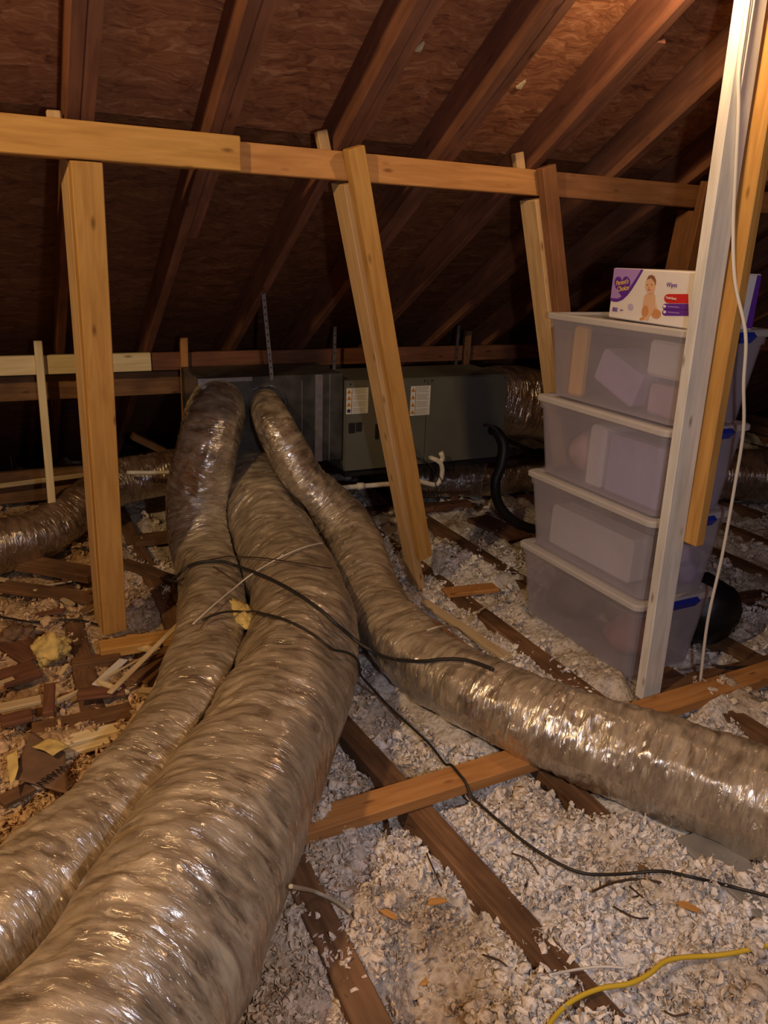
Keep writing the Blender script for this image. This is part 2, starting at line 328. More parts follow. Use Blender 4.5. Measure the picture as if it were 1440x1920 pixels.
# ------------------------------------------------------------------ rafters, joists
RX = [.262+.406*k for k in range(-6, 20)]; RX[8] += .026
raf_me = boxmesh('rafter', (5.95-YR)/math.cos(TH), .038, .14)
for i, x in enumerate(RX):
    p0 = np.array([x, YR, zraf(YR)])+NR*.07; p1 = p0+vdir
    o = link('rafter', raf_me, 'rafter', None, frame(p0, p1, NR)); tag(o, {6: 'rafter passing above the top of the yellow double brace on the sill block', 7: 'rafter passing above the square-cut end of the yellow scab board', 8: 'rafter passing over the upper purlin beside the furnace brace', 9: 'rafter midway between the furnace brace and the brown brace', 10: 'rafter that the white stud stands under'}.get(i, 'red-brown roof rafter running up under the decking'), 'rafter', 'roof rafters')
ridge = board('ridge_board', (-5.4, YR-.02, zraf(YR)+.05), (9.8, YR-.02, zraf(YR)+.05), .038, .2, 'rafter'); tag(ridge, 'long ridge board where the rafters meet', 'ridge board')
def sister(x, y0, y1, side, drop, mat, lab):
    a = np.array([x+side*.039, y0, zraf(y0)])+NR*(.045-drop); b = np.array([x+side*.039, y1, zraf(y1)])+NR*(.045-drop)
    o = board('sister_board', a, b, .038, .088, mat, up=tuple(NR)); tag(o, lab, 'board'); return o
sister(RX[6], 3.4, 1.95, 1, .0, 'rafter', 'short board nailed beside the rafter over the scabbed end of the purlin')
sister(RX[7], 3.1, 2.05, 1, .0, 'rafter', 'sister board with a pale cut end beside the rafter above the yellow scab board')
sister(RX[8], 2.8, 1.9, 1, .0, 'rafter', 'sister board beside the rafter above the double brace at the furnace')
sister(RX[9], 3.2, 1.85, 1, .0, 'rafter', 'sister board beside the rafter between the two leaning braces')
sister(RX[10], 2.5, 2.05, 1, .0, 'rafter', 'sister board with a split end beside the rafter that the white stud meets')
def tri_chip(px, py, lab):
    n = NR; P0 = np.array([0, YR, zraf(YR)])+n*.1395; r = ray(px, py); P = CAM+r*np.dot(P0-CAM, n)/np.dot(r, n)
    mw = Matrix(((1, 0, -n[0], P[0]), (0, vdir[1], -n[1], P[1]), (0, vdir[2], -n[2], P[2]), (0, 0, 0, 1)))
    o = flat('shim', [(-.010, .018), (.010, .018), (.006, -.018)], .010, 'pale_pine', None, mw); tag(o, lab, 'shim')
tri_chip(787, 84, 'small pale wedge-shaped shim under the roof decking above the purlin, the larger one')
tri_chip(977, 155, 'tiny pale wedge-shaped shim under the decking beside a rafter')
JX = {0: (.535, .0), 1: (.955, -.075), 2: (1.39, 0), 3: (1.80, -.0), 4: (2.185, 0)}
jo_me = boxmesh('joist', 6.5, .078, .139)
for k in range(-4, 17):
    x, rot = JX.get(k, (.56+.4105*k, 0)); yref = 1.25
    a = (x+(-.5-yref)*math.tan(rot), -.5, -.0705); b = (x+(6.0-yref)*math.tan(rot), 6.0, -.0705)
    if rot: b = (x+(2.3-yref)*math.tan(rot), 2.3, -.0705)
    L = (Vector(b)-Vector(a)).length
    o = link('ceiling_joist', jo_me if not rot else boxmesh('joist', L, .078, .139), 'joist', None, frame(a, b))
    tag(o, {0: 'old joist coming out from under the widest duct beside the hollow in the insulation', 1: 'short skewed old joist under the orange cross board', 3: 'old joist under the printed side of the bin stack', 4: 'old joist under the middle of the bin stack'}.get(k, 'old brown ceiling joist half buried in white insulation'), 'joist', 'ceiling joists')

# ------------------------------------------------------------------ purlins, braces, studs
o = board('upper_purlin', (1.955, 2.587, 1.765), (6.4, 2.587, 1.765), .038, .089, 'purlin'); tag(o, 'dark brown upper purlin length past the brown brace', 'beam')
pu = board('upper_purlin', (.62, 2.587, 1.765), (1.950, 2.587, 1.765), .038, .089, 'orange')
tag(pu, 'orange-brown upper purlin beam carrying the rafters across the leaning braces', 'beam')
o = board('scab_board', (-2.6, 2.547, 1.770), (.735, 2.547, 1.770), .040, .10, 'pine'); tag(o, 'yellow scab board with a square-cut end overlapping the upper purlin', 'board')
o = board('upper_purlin', (-2.6, 2.587, 1.765), (.61, 2.587, 1.765), .038, .089, 'orange'); tag(o, 'upper purlin length hidden behind the yellow scab board', 'beam')
le = board('lower_purlin', (.68, 3.998, .94), (6.8, 3.998, .94), .038, .087, 'rafter'); tag(le, 'red-brown lower purlin beam behind the furnace', 'beam')
o = board('lower_purlin', (-2.6, 3.998, .935), (.675, 3.998, .94), .038, .089, 'pale_pine'); tag(o, 'pale new lower purlin with nail marks behind the leftmost post', 'beam')
o = board('strongback', (-2.6, 4.10, .81), (1.75, 4.10, .82), .038, .12, 'dull'); tag(o, 'dark brown beam just under and behind the lower purlin', 'beam')
def brace(lab, top, bot, tip, mats, w=.089, cut=0, extra=0, turn=0, shift=0, up=-.03):
    """two boards nailed in an L: a flat one in front, one on edge behind it that runs up behind the purlin"""
    root = empty('brace', (bot[0], bot[1], bot[2]), lab, 'brace', 'leaning purlin braces')
    top, bot = Vector(top), Vector(bot); ax = (top-bot).normalized(); Xd = Vector((1, 0, 0)); Xd = (Xd-ax*ax.dot(Xd)).normalized(); Yd = ax.cross(Xd)
    if Yd.y < 0: Yd = -Yd
    a = math.radians(turn); Xd, Yd = Xd*math.cos(a)+Yd*math.sin(a), Yd*math.cos(a)-Xd*math.sin(a)
    board('front_board', bot+ax*cut, top+ax*.09, w, .038, mats[0], up=tuple(-Yd), parent=root)
    off = -Xd*(w/2-.019+shift)
    board('back_board', bot-ax*extra+off+Yd*.0655, top+ax*up+off+Yd*.0655, .038, .089, mats[1], up=tuple(-Yd), parent=root)
    board('back_board_tip', (tip[0], 2.626, tip[1]), (tip[2], 2.626, tip[3]), .038, .032, mats[1], up=(0, -1, 0), parent=root)   # runs up behind the purlin
    return root
brace('yellow double brace standing on a short sill block, its top under the scab board', (.283, 2.57, 1.72-.09), (.285, 2.90, .045), (.218, 1.735, .215, 1.85), ('pine', 'lit_side_pine'), turn=9, up=.085)
brace('leaning yellow double brace in front of the furnace', (1.140, 2.543, 1.735), (1.622, 2.80, .20), (1.072, 1.735, 1.036, 1.872), ('pine', 'lit_side_pine'), cut=.0, extra=.19, w=.066, turn=8, shift=.016, up=-.018)
brace('leaning brown double brace behind the stacked bins', (1.925, 2.543, 1.735), (2.49, 2.66, 0), (1.864, 1.735, 1.826, 1.868), ('purlin', 'lit_side_pine'), w=.070, turn=8, shift=.016, up=-.018)  # dark front and pale back paint side light into the boards
brace('brown double brace at the far end of the upper purlin behind the white stud', (2.75, 2.543, 1.735), (2.83, 2.80, .0), (2.725, 1.735, 2.72, 1.79), ('purlin', 'purlin'))
for p, ztop, m, lab in (((.165, 3.958), 1.055, 'pale_pine', 'thin pale stud nailed to the face of the pale lower purlin'), ((.835, 3.958), 1.06, 'orange', 'thin brown stud nailed to the lower purlin beside the foil-taped duct box'), ((2.505, 3.958), 1.075, 'dull', 'thin grey stud rising behind the furnace cabinet')):
    o = board('stud', (p[0]-.02, p[1], 0), (p[0], p[1], ztop), .036, .038, m, up=(0, -1, 0)); tag(o, lab, 'stud')
# white stud and the raw board nailed to its side
A0 = np.array([1.985, 1.752, .0]); A1 = np.array([1.938, 1.752, zraf(1.77)-.0])
o = board('white_stud', A0, A1, .089, .038, 'whitewash', up=(0, -1, 0)); tag(o, 'tall whitish stud standing in front of the stacked bins', 'stud')
def on_stud(z): return A0+(A1-A0)*z/A1[2]
b0 = on_stud(.60)+np.array([.0645, -.0235, 0]); b1 = on_stud(2.2)+np.array([.082, -.0235, 0])
o = board('nailer_board', b0, b1, .038, .089, 'pine', up=(0, -1, 0)); tag(o, 'yellow board nailed on edge to the side of the white stud', 'board')

# ------------------------------------------------------------------ loose insulation height
def gauss(x, y, cx, cy, s): return np.exp(-((x-cx)**2+(y-cy)**2)/(2*s*s))
def hfun(x, y):
    h = -.015+.17*(fbm(x*3.1, y*3.1, o=4, seed=3)-.47)+.085*(fbm(x*17, y*17, o=4, seed=9)-.45)
    h = h-.11*gauss(x, y, .74, 1.12, .10)-.07*gauss(x, y, .66, 1.02, .07)-.05*gauss(x, y, .72, 1.45, .09)-.03*gauss(x, y, 1.3, 1.05, .1)
    h = h+.045*gauss(x, y, 1.39, .85, .09)+.05*gauss(x, y, 1.37, 1.05, .08)+.05*gauss(x, y, 1.39, .65, .1)+.03*gauss(x, y, 1.0, 1.9, .06)
    h = h+.05*gauss(x, y, 1.85, 3.15, .14)+.04*gauss(x, y, 1.95, 3.05, .12)+.035*gauss(x, y, 1.62, 2.12, .11)+.03*gauss(x, y, 1.75, 1.82, .08)
    d = np.full(np.shape(x), 9.)
    for k in range(-4, 17):
        jx = JX.get(k, (.56+.4105*k, 0))[0]; rot = JX.get(k, (0, 0))[1]
        d = np.minimum(d, np.abs(x-jx-(y-1.25)*math.tan(rot)))
    cover = fbm(x*4.2+11, y*2.1+5, o=3, seed=21)
    cover = cover+.5*gauss(x, y, 1.39, .85, .22)
    near = np.clip((.072-d)/.03, 0, 1)*np.clip((.56-cover)/.08, 0, 1)
    return h*(1-near)+np.minimum(h, -.012)*near
nx, ny = 420, 340
gx = np.linspace(-1.3, 6.2, nx); t = np.linspace(0, 1, ny); gy = .35+(t*.62+.38*t**2)*5.5
X, Y = np.meshgrid(gx, gy); Zg = np.maximum(hfun(X, Y), -.138)
V = np.stack([X, Y, Zg], -1).reshape(-1, 3); idx = np.arange(nx*ny).reshape(ny, nx)
q = np.stack([idx[:-1, :-1], idx[:-1, 1:], idx[1:, 1:], idx[1:, :-1]], -1).reshape(-1, 4)
cx = (X[:-1, :-1]+.007).ravel(); cy = (Y[:-1, :-1]+.005).ravel()
q = q[Zg[:-1, :-1].ravel() > -.137]
o = link('insulation_bed', npmesh('insulation_bed', V, q), 'fluff_bed', smooth=True); tag(o, 'bed of loose white blown insulation lying between the joists', 'insulation', kind='stuff')

# ------------------------------------------------------------------ flexible ducts (px, py, height of the axis, radius)
DUCTS = []
def duct_path(spec): return np.array([[*onz(a, b, z), r] for a, b, z, r in spec])
def flex(name, P, mat, lab, seed, group='foil flexible ducts', seg=104, step=.0075, amp=1.0, floor=.004, collar=None):
    C4 = catmull(P, step); C = C4[:, :3]; R = C4[:, 3]; T, u, w = tube_frames(C)
    s = np.concatenate([[0], np.cumsum(np.linalg.norm(np.diff(C, axis=0), axis=1))]); a = np.linspace(0, 2*np.pi, seg+1)
    A, SS = np.meshgrid(a, s); RR = R[:, None]; ca, sa = np.cos(A), np.sin(A)
    k = 1.6
    tw = SS+.05*np.sin(A+seed)+.03*vnoise(ca*1.5, sa*1.5, SS*6, seed+5)
    n1 = fbm(ca*2.2, sa*2.2, tw*34, o=3, seed=seed); rid = 1-np.abs(2*n1/.875-1)
    n2 = fbm(ca*1.4, sa*1.4, SS*5.5, o=2, seed=seed+31)
    n3 = vnoise(ca*5, sa*5, tw*70, seed=seed+47)
    strong = np.clip(vnoise(ca*.9, sa*.9, SS*4.5, seed+77)*2.2-.55, .15, 1.2)
    d = amp*(.016*(rid-.55)*strong+.05*(n2-.38)+.0055*(n3-.5)*strong+.0007*np.sin(tw*2*np.pi/.038))
    rad = RR+d*np.minimum(1, RR/.15)
    Pt = C[:, None, :]+rad[..., None]*(ca[..., None]*u[:, None, :]+sa[..., None]*w[:, None, :])
    for Co, Ro in DUCTS:
        flatP = Pt.reshape(-1, 3)
        for k0 in range(0, len(flatP), 8000):
            blk = flatP[k0:k0+8000]; dv = blk[:, None, :]-Co[None]; dd = np.linalg.norm(dv, axis=2)-Ro[None]; j = dd.argmin(1); i = np.arange(len(blk))
            ins = dd[i, j] < .012; vec = dv[i, j]; ln = np.linalg.norm(vec, axis=1)+1e-9
            flatP[k0:k0+8000] = np.where(ins[:, None], Co[j]+vec/ln[:, None]*(Ro[j]+.012)[:, None], blk)
        Pt = flatP.reshape(Pt.shape)
    if floor is not None: Pt[..., 2] = np.where(Pt[..., 2] < floor, floor+(Pt[..., 2]-floor)*.12, Pt[..., 2])
    n = len(C); m = seg+1; idx = np.arange(n*m).reshape(n, m)
    q = np.stack([idx[:-1, :-1], idx[1:, :-1], idx[1:, 1:], idx[:-1, 1:]], -1).reshape(-1, 4)
    o0 = C[len(C)//2].copy(); o0[2] = 0
    me = npmesh(name, Pt.reshape(-1, 3)-o0, q); uv = me.uv_layers.new(name='UVMap')
    U = np.stack([SS+0*A, A*RR.mean()+0*SS], -1).reshape(-1, 2).astype(np.float32)
    li = np.empty(len(me.loops), np.int32); me.loops.foreach_get('vertex_index', li); uv.data.foreach_set('uv', U[li].ravel())
    root = empty(name, tuple(o0), lab, 'duct', group)
    link('foil_jacket', me, mat, root, Matrix.Translation(o0), True)
    DUCTS.append((C[::4], R[::4])); return root, C, R, T, u, w
D1 = [(418, 722, .845, .105), (405, 775, .77, .135), (388, 850, .62, .135), (372, 925, .43, .135), (374, 1000, .27, .138), (394, 1080, .16, .138), (403, 1150, .145, .138), (398, 1225, .140, .137), (368, 1320, .138, .136), (308, 1420, .138, .136), (218, 1530, .138, .136), (105, 1650, .14, .138), (-30, 1790, .14, .14), (-225, 1990, .14, .14)]
D2 = [(448, 800, .52, .13), (455, 850, .47, .15), (478, 920, .38, .17), (512, 1005, .27, .182), (548, 1090, .20, .188), (566, 1170, .19, .19), (552, 1270, .19, .19), (508, 1380, .19, .19), (452, 1490, .19, .192), (395, 1600, .192, .195), (330, 1720, .195, .195), (255, 1850, .195, .195), (170, 1990, .195, .195), (80, 2140, .195, .195)]
D3 = [(494, 752, .80, .075), (512, 795, .74, .085), (542, 850, .62, .09), (575, 905, .49, .092), (620, 950, .38, .105), (658, 1003, .28, .122), (683, 1075, .19, .125), (712, 1145, .14, .122), (765, 1215, .13, .124), (850, 1275, .13, .126), (960, 1332, .132, .13), (1080, 1378, .138, .137), (1220, 1425, .138, .138), (1360, 1478, .138, .138), (1520, 1545, .138, .138), (1700, 1630, .138, .138)]
d2 = flex('flexible_duct', duct_path(D2), 'foil', 'widest foil duct, lying in the middle of the three on the joists', 11)
D1P = duct_path(D1); D1P[0] = [.905, 3.62, .80, .10]
d1 = flex('flexible_duct', D1P, 'foil', 'foil duct from the top corner of the duct box, passing the yellow double brace', 23)
d3 = flex('flexible_duct', duct_path(D3), 'foil', 'slim foil duct bending past the furnace brace and across toward the bins', 41)
P4 = np.array([[-.55, 3.72, .12, .125], [-.15, 3.80, .125, .125], [.10, 3.90, .135, .125], [.30, 4.10, .19, .12], [.50, 4.28, .24, .12], [.75, 4.33, .26, .12], [1.05, 4.35, .27, .12], [1.4, 4.33, .28, .12]])
flex('flexible_duct', P4, 'foil_far', 'brown-tinged foil duct lying behind the leftmost post', 57, seg=80, step=.01)
P5 = np.array([[2.46, 3.72, .70, .195], [2.62, 3.73, .69, .205], [2.85, 3.75, .66, .205], [3.1, 3.78, .58, .205], [3.5, 3.8, .45, .2]])
flex('flexible_duct', P5, 'foil_far', 'wide dark foil return duct on the end of the furnace cabinet', 71, seg=90, step=.009, amp=1.3)
P6 = np.array([[2.2, 4.1, .13, .10], [2.7, 4.0, .13, .11], [3.2, 3.95, .14, .12], [3.9, 3.55, .17, .16], [4.45, 3.25, .19, .17], [5.0, 2.8, .2, .17]])
flex('flexible_duct', P6, 'foil_far', 'dark foil duct on the joists beyond the bins and the furnace', 83, seg=80, step=.012)
def hit(px, py, lift=.006):
    """first surface met along a pixel's direction: a duct jacket or the insulation"""
    r = ray(px, py); ts = np.arange(.6, 7, .004); P = CAM+ts[:, None]*r
    best = np.argmax(P[:, 2] < np.maximum(hfun(P[:, 0], P[:, 1]), 0.0)+lift)
    if P[best, 2] > .2: best = len(ts)-1
    for C, R in DUCTS[:3]:
        for i in range(0, best, 3):
            d = np.linalg.norm(C-P[i], axis=1); j = d.argmin()
            if d[j] < R[j]+lift+.006: best = i; break
    return P[best]
# ------------------------------------------------------------------ fluffs of insulation
def fluff_protos(n):
    out = []
    for k in range(n):
        if k % 7 == 0:                       # soft torn lump
            bm = bmesh.new(); bmesh.ops.create_icosphere(bm, subdivisions=2, radius=1)
            v = np.array([p.co[:] for p in bm.verts]); f = np.array([[x.index for x in p.verts] for p in bm.faces]); bm.free()
            s = .35+1.3*fbm(v[:, 0]*1.7+k*7, v[:, 1]*1.7, v[:, 2]*1.7, o=3, seed=k)
            s += 1.0*(vnoise(v[:, 0]*3.5+k, v[:, 1]*3.5, v[:, 2]*3.5, seed=50+k)-.5)
            v = v*s[:, None]*np.array([1, rng.uniform(.5, .9), rng.uniform(.3, .6)])
        else:                                # curled shreds
            v, f, b0 = [], [], 0
            for q in range(rng.integers(5, 9)):
                c = rng.normal(0, .45, 3)*np.array([1, 1, .5]); d = rng.normal(0, 1, 3)*np.array([1, 1, .5]); d /= np.linalg.norm(d)
                side = np.cross(d, rng.normal(0, 1, 3)); side /= np.linalg.norm(side); nn = np.cross(d, side); L = rng.uniform(.6, 1.5); w = rng.uniform(.16, .42); cu = rng.uniform(-1.6, 1.6); m = 4
                for i in range(m):
                    t = i/(m-1)-.5; p = c+d*L*t+nn*cu*L*t*t+side*.25*math.sin(3*t+q); ww = w*(1-.6*abs(2*t))*rng.uniform(.7, 1.3)
                    v += [p-side*ww+nn*rng.normal(0, .06), p+nn*.22*w, p+side*ww+nn*rng.normal(0, .06)]
                for i in range(m-1):
                    for e in (0, 1):
                        a0 = b0+i*3+e; f += [(a0, a0+3, a0+4), (a0, a0+4, a0+1)]
                b0 += m*3
            v = np.array(v); f = np.array(f)
        out.append((v, f))
    return out
PR = fluff_protos(15)
def rotm(n):
    a = rng.uniform(0, 2*np.pi, n); b = rng.normal(0, .55, n); c = rng.normal(0, .55, n); o = np.zeros(n); l = np.ones(n)
    Rz = np.stack([np.cos(a), -np.sin(a), o, np.sin(a), np.cos(a), o, o, o, l], -1).reshape(n, 3, 3)
    Rx = np.stack([l, o, o, o, np.cos(b), -np.sin(b), o, np.sin(b), np.cos(b)], -1).reshape(n, 3, 3)
    Ry = np.stack([np.cos(c), o, np.sin(c), o, l, o, -np.sin(c), o, np.cos(c)], -1).reshape(n, 3, 3)
    return Rz @ Rx @ Ry
def scatter(N, rmin, rmax, smin, smax, thin=1.0):
    rr = rmin+(rmax-rmin)*rng.random(N)**1.15; aa = np.radians(rng.uniform(-14, 66, N)); x = rr*np.sin(aa); y = rr*np.cos(aa)
    keep = ~((x > 1.95) & (x < 2.38) & (y > 1.78) & (y < 2.56)) & (y < 5.5) & (x < 6)
    h = hfun(x, y); keep &= (h > -.075) | (rng.random(N) < .12)
    for C, R in DUCTS[:3]:
        low = C[:, 2] < R*1.25; Cl, Rl = C[low][::3], R[low][::3]
        dd = np.sqrt((x[:, None]-Cl[None, :, 0])**2+(y[:, None]-Cl[None, :, 1])**2)-Rl[None]*.8; keep &= dd.min(1) > 0
    x, y, h = x[keep], y[keep], h[keep]
    n = len(x); s = smin*(smax/smin)**(rng.random(n)**1.7); return x, y, np.maximum(h, -.135)+s*.22, s
VV, FF, base = [], [], 0
for (N, r0, r1, s0, s1) in ((15500, .75, 2.2, .0065, .026), (6200, 1.6, 4.0, .010, .034), (1900, 3.2, 6.3, .016, .042)):
    x, y, z, s = scatter(N, r0, r1, s0, s1); Rm = rotm(len(x)); ids = rng.integers(0, len(PR), len(x))
    for k, (pv, pf) in enumerate(PR):
        sel = np.where(ids == k)[0]
        v = np.einsum('nij,vj->nvi', Rm[sel], pv)*s[sel, None, None]+np.stack([x[sel], y[sel], z[sel]], -1)[:, None, :]
        f = pf[None]+(np.arange(len(sel))*len(pv))[:, None, None]+base
        VV.append(v.reshape(-1, 3)); FF.append(f.reshape(-1, 3)); base += len(sel)*len(pv)
o = link('insulation_tufts', npmesh('insulation_tufts', np.vstack(VV), np.vstack(FF)), 'fluff', smooth=True)
tag(o, 'countless torn white tufts of blown insulation scattered over the joist bays', 'insulation', kind='stuff')

# ------------------------------------------------------------------ furnace
YF = 3.5
fx0, fx1, fz0, fz1 = 1.523, 2.495, .42, .887
fu = empty('furnace', (2.0, YF+.2, fz0), 'grey-green horizontal furnace cabinet hung under the rafters, with warning stickers', 'furnace')
cube('body', (fx0, YF+.006, fz0), (fx1, YF+.40, fz1), 'cabinet', fu)
xs = 1.99
for a, b in ((fx0+.004, xs-.002), (xs+.002, fx1-.004)):
    pn = cube('front_panel', (a, YF-.004, fz0+.004), (b, YF+.006, fz1-.006), 'cabinet', fu, bev=.002)
    for sx in (a+.02, b-.02):
        cube('screw', (sx-.004, YF-.007, fz1-.020), (sx+.004, YF-.004, fz1-.012), 'black', pn, bev=.001)
def sticker(p0, p1, cols):
    a, b = ony(*p0, YF), ony(*p1, YF); x0, x1, z0, z1 = a[0], b[0], b[2], a[2]
    st = cube('warning_sticker', (x0, YF-.0052, z0), (x1, YF-.004, z1), 'paper', fu, bev=0); st['label'] = 'white warning sticker with hazard symbols'
    h = (z1-z0)/4; w = x1-x0
    for i in range(4):
        cz = z1-h*(i+.5); cxx = x0+w*.12
        mw = Matrix.Translation((cxx, YF-.0052, cz)) @ Matrix.Rotation(math.pi/2, 4, 'X')
        if i == 3 and cols: flat('symbol', [(.010*math.cos(t*.52), .010*math.sin(t*.52)) for t in range(12)], .0006, 'inkblue', st, mw)
        else: flat('symbol', [(-.012, -.010), (.012, -.010), (0, .012)], .0006, 'warn', st, mw)
        for j in range(5): cube('print_line', (x0+w*.30, YF-.0057, cz-h*.36+j*h*.17), (x0+w*(.92-.05*(j % 3)), YF-.0052, cz-h*.36+j*h*.17+h*.07), 'print', st, bev=0)
    cube('print_bar', (x0+w*.24, YF-.0057, z0+.002), (x0+w*.26, YF-.0052, z1-.002), 'ink', st, bev=0)
sticker((649, 728), (689, 774), True); sticker((770, 724), (804, 777), False)
for a, b in (((653, 793), (664, 811)), ((667, 792), (677, 808)), ((703, 795), (709, 822))):
    p, q2 = ony(*a, YF), ony(*b, YF); cube('breaker_switch', (p[0], YF-.010, q2[2]), (q2[0], YF-.003, p[2]), 'black', fu, bev=.001)['label'] = 'black breaker switch'
cube('base_pan', (fx0+.01, YF+.02, fz0-.035), (fx1-.01, YF+.39, fz0-.001), 'black', fu)
# plenum
px0, px1 = .80, 1.515
pl = empty('supply_plenum', (1.1, YF+.2, .50), 'dark duct-board supply box with foil-taped corners beside the furnace cabinet', 'plenum')
cube('box', (px0, YF+.01, .485), (px1, YF+.39, .925), 'plenum', pl)
def tapestrip(lo, hi):
    c = ((np.array(lo)+np.array(hi))/2); d = np.array(hi)-np.array(lo); k = 26; ax = int(np.argmax(d)); rr = random.Random(int(c[0]*999))
    me = boxmesh('foil_tape', *[max(1e-4, x) for x in d], .0008, x0=-d[0]/2); o = link('foil_tape', me, 'galv', pl, Matrix.Translation(c)); o['label'] = 'shiny crinkled foil tape strip'
tapestrip((1.365, YF+.006, .486), (1.405, YF+.010, .924)); tapestrip((1.44, YF+.007, .486), (1.445, YF+.010, .924)); tapestrip((1.295, YF+.007, .5), (1.299, YF+.010, .9))
tapestrip((px0-.002, YF+.006, .49), (px0+.045, YF+.010, .925)); tapestrip((px0-.004, YF+.01, .49), (px0, YF+.30, .925)); tapestrip((px0, YF+.006, .905), (1.05, YF+.0098, .925))
def tape_band(dd, m, grow):
    root, C, R, T, u, w = dd; k = 40; a = np.linspace(0, 2*np.pi, k, endpoint=False); rr = np.random.default_rng(m)
    idx = range(0, m); V = []
    for i in idx:
        rad = R[i]*grow+.02+rr.normal(0, .0022, k); V.append(C[i]+rad[:, None]*(np.cos(a)[:, None]*u[i]+np.sin(a)[:, None]*w[i]))
    V = np.vstack(V); f = [(i*k+j, i*k+(j+1) % k, (i+1)*k+(j+1) % k, (i+1)*k+j) for i in range(m-1) for j in range(k)]
    o = pydata('tape_band', V, f, 'galv', root); sm = o.modifiers.new('thickness', 'SOLIDIFY'); sm.thickness = .002; o['label'] = 'crumpled silver tape band'
tape_band(d3, 7, 1.0)
# hanger straps
def strap(px, top, bot, lab):
    st = empty('hanger_strap', tuple(top), lab, 'strap', 'furnace hanger straps')
    board('band', top, bot, .018, .0015, 'galv', up=(0, -1, 0), parent=st, bev=0)
    d = Vector(map(float, bot))-Vector(map(float, top))
    for i in range(1, 14):
        p = Vector(map(float, top))+d*(i/14); cube('punched_hole', (p.x-.003, p.y-.0014, p.z-.004), (p.x+.003, p.y-.0009, p.z+.004), 'black', st, bev=0)
zz = zraf(3.45)+.12
strap(0, ony(497, 563, 3.47)+np.array([-.01, 0, .06]), np.array([1.145, YF+.004, .905]), 'perforated metal hanger strap running from a rafter to the furnace duct box')
for x in (fx0+.1, fx1-.1):
    strap(0, np.array([x, YF+.385, zraf(3.885)+.05]), np.array([x, YF+.402, fz0+.05]), 'perforated metal hanger strap at the rear of the furnace cabinet')
# refrigerant line, drain trap, wires
def yp(px, py, Y): return ony(px, py, Y)
o = tube('refrigerant_line', [yp(922, 806, 3.49), yp(934, 812, 3.44), yp(945, 835, 3.40), yp(941, 870, 3.38), yp(929, 905, 3.37), yp(935, 945, 3.36), yp(965, 978, 3.35), yp(1010, 995, 3.34), yp(1060, 1005, 3.34)], .028, 'black', seg=16)
tag(o, 'thick black insulated refrigerant line curving down from the furnace', 'pipe')
o = tube('copper_line', [yp(908, 797, 3.494), yp(915, 797, 3.46), yp(928, 803, 3.43), yp(940, 820, 3.42)], .007, 'brown_cable'); tag(o, 'thin dark tube bending into the furnace cabinet above the black line', 'pipe')
dr = empty('drain_pipe', tuple(yp(735, 905, 3.42)), 'cream plastic condensate drain pipe with a trap under the furnace', 'pipe')
tube('pipe_run', [yp(540, 925, 3.40), yp(640, 915, 3.41), yp(735, 907, 3.42)], .013, 'pvc', dr, seg=14)
tube('trap', [yp(735, 907, 3.42), yp(775, 900, 3.42), yp(800, 906, 3.42), yp(820, 908, 3.42), yp(829, 888, 3.42), yp(826, 868, 3.42), yp(812, 860, 3.43), yp(806, 858, 3.49)], .013, 'pvc', dr, seg=14)
tube('vent_stub', [yp(826, 866, 3.42), yp(830, 858, 3.42), yp(826, 848, 3.42)], .014, 'pvc', dr, seg=14)
tube('coupling', [yp(670, 912, 3.41), yp(682, 911, 3.41)], .018, 'pvc', dr, seg=14)
o = tube('drain_pipe', [yp(238, 886, 4.10), yp(290, 886, 4.06), yp(350, 884, 4.02), yp(420, 880, 3.98)], .011, 'pvc', seg=12); tag(o, 'white plastic pipe crossing in front of the brown-tinged duct', 'pipe')
for pts, lab in (([(765, 830), (785, 862), (808, 872), (815, 900), (822, 940), (815, 955)], 'thin black wire hanging below the furnace beside the trap'), ([(762, 832), (775, 855), (800, 866), (830, 905), (826, 930), (850, 945)], 'thin black wire looped behind the drain trap')):
    o = tube('wire', [yp(*p, 3.40) for p in pts], .0025, 'cable', seg=6); tag(o, lab, 'wire')

# ------------------------------------------------------------------ storage bins
def ringpts(x0, x1, y0, y1, z, c, n=5):
    P = []
    for (cx, cy, a0) in ((x1-c, y1-c, 0), (x0+c, y1-c, 90), (x0+c, y0+c, 180), (x1-c, y0+c, 270)):
        for i in range(n):
            a = math.radians(a0+90*i/(n-1)); P.append((cx+c*math.cos(a), cy+c*math.sin(a), z))
    return P
def loft(name, rings, mat, parent, mw, cap0=True, cap1=False, smooth=False):
    n = len(rings[0]); v = [p for r in rings for p in r]; f = []
    for i in range(len(rings)-1):
        for j in range(n): f.append((i*n+j, i*n+(j+1) % n, (i+1)*n+(j+1) % n, (i+1)*n+j))
    if cap0: f.append(tuple(range(n))[::-1])
    if cap1: f.append(tuple((len(rings)-1)*n+j for j in range(n)))
    return pydata(name, v, f, mat, parent, mw, smooth)
BW, BL, BH = .41, .735, .300
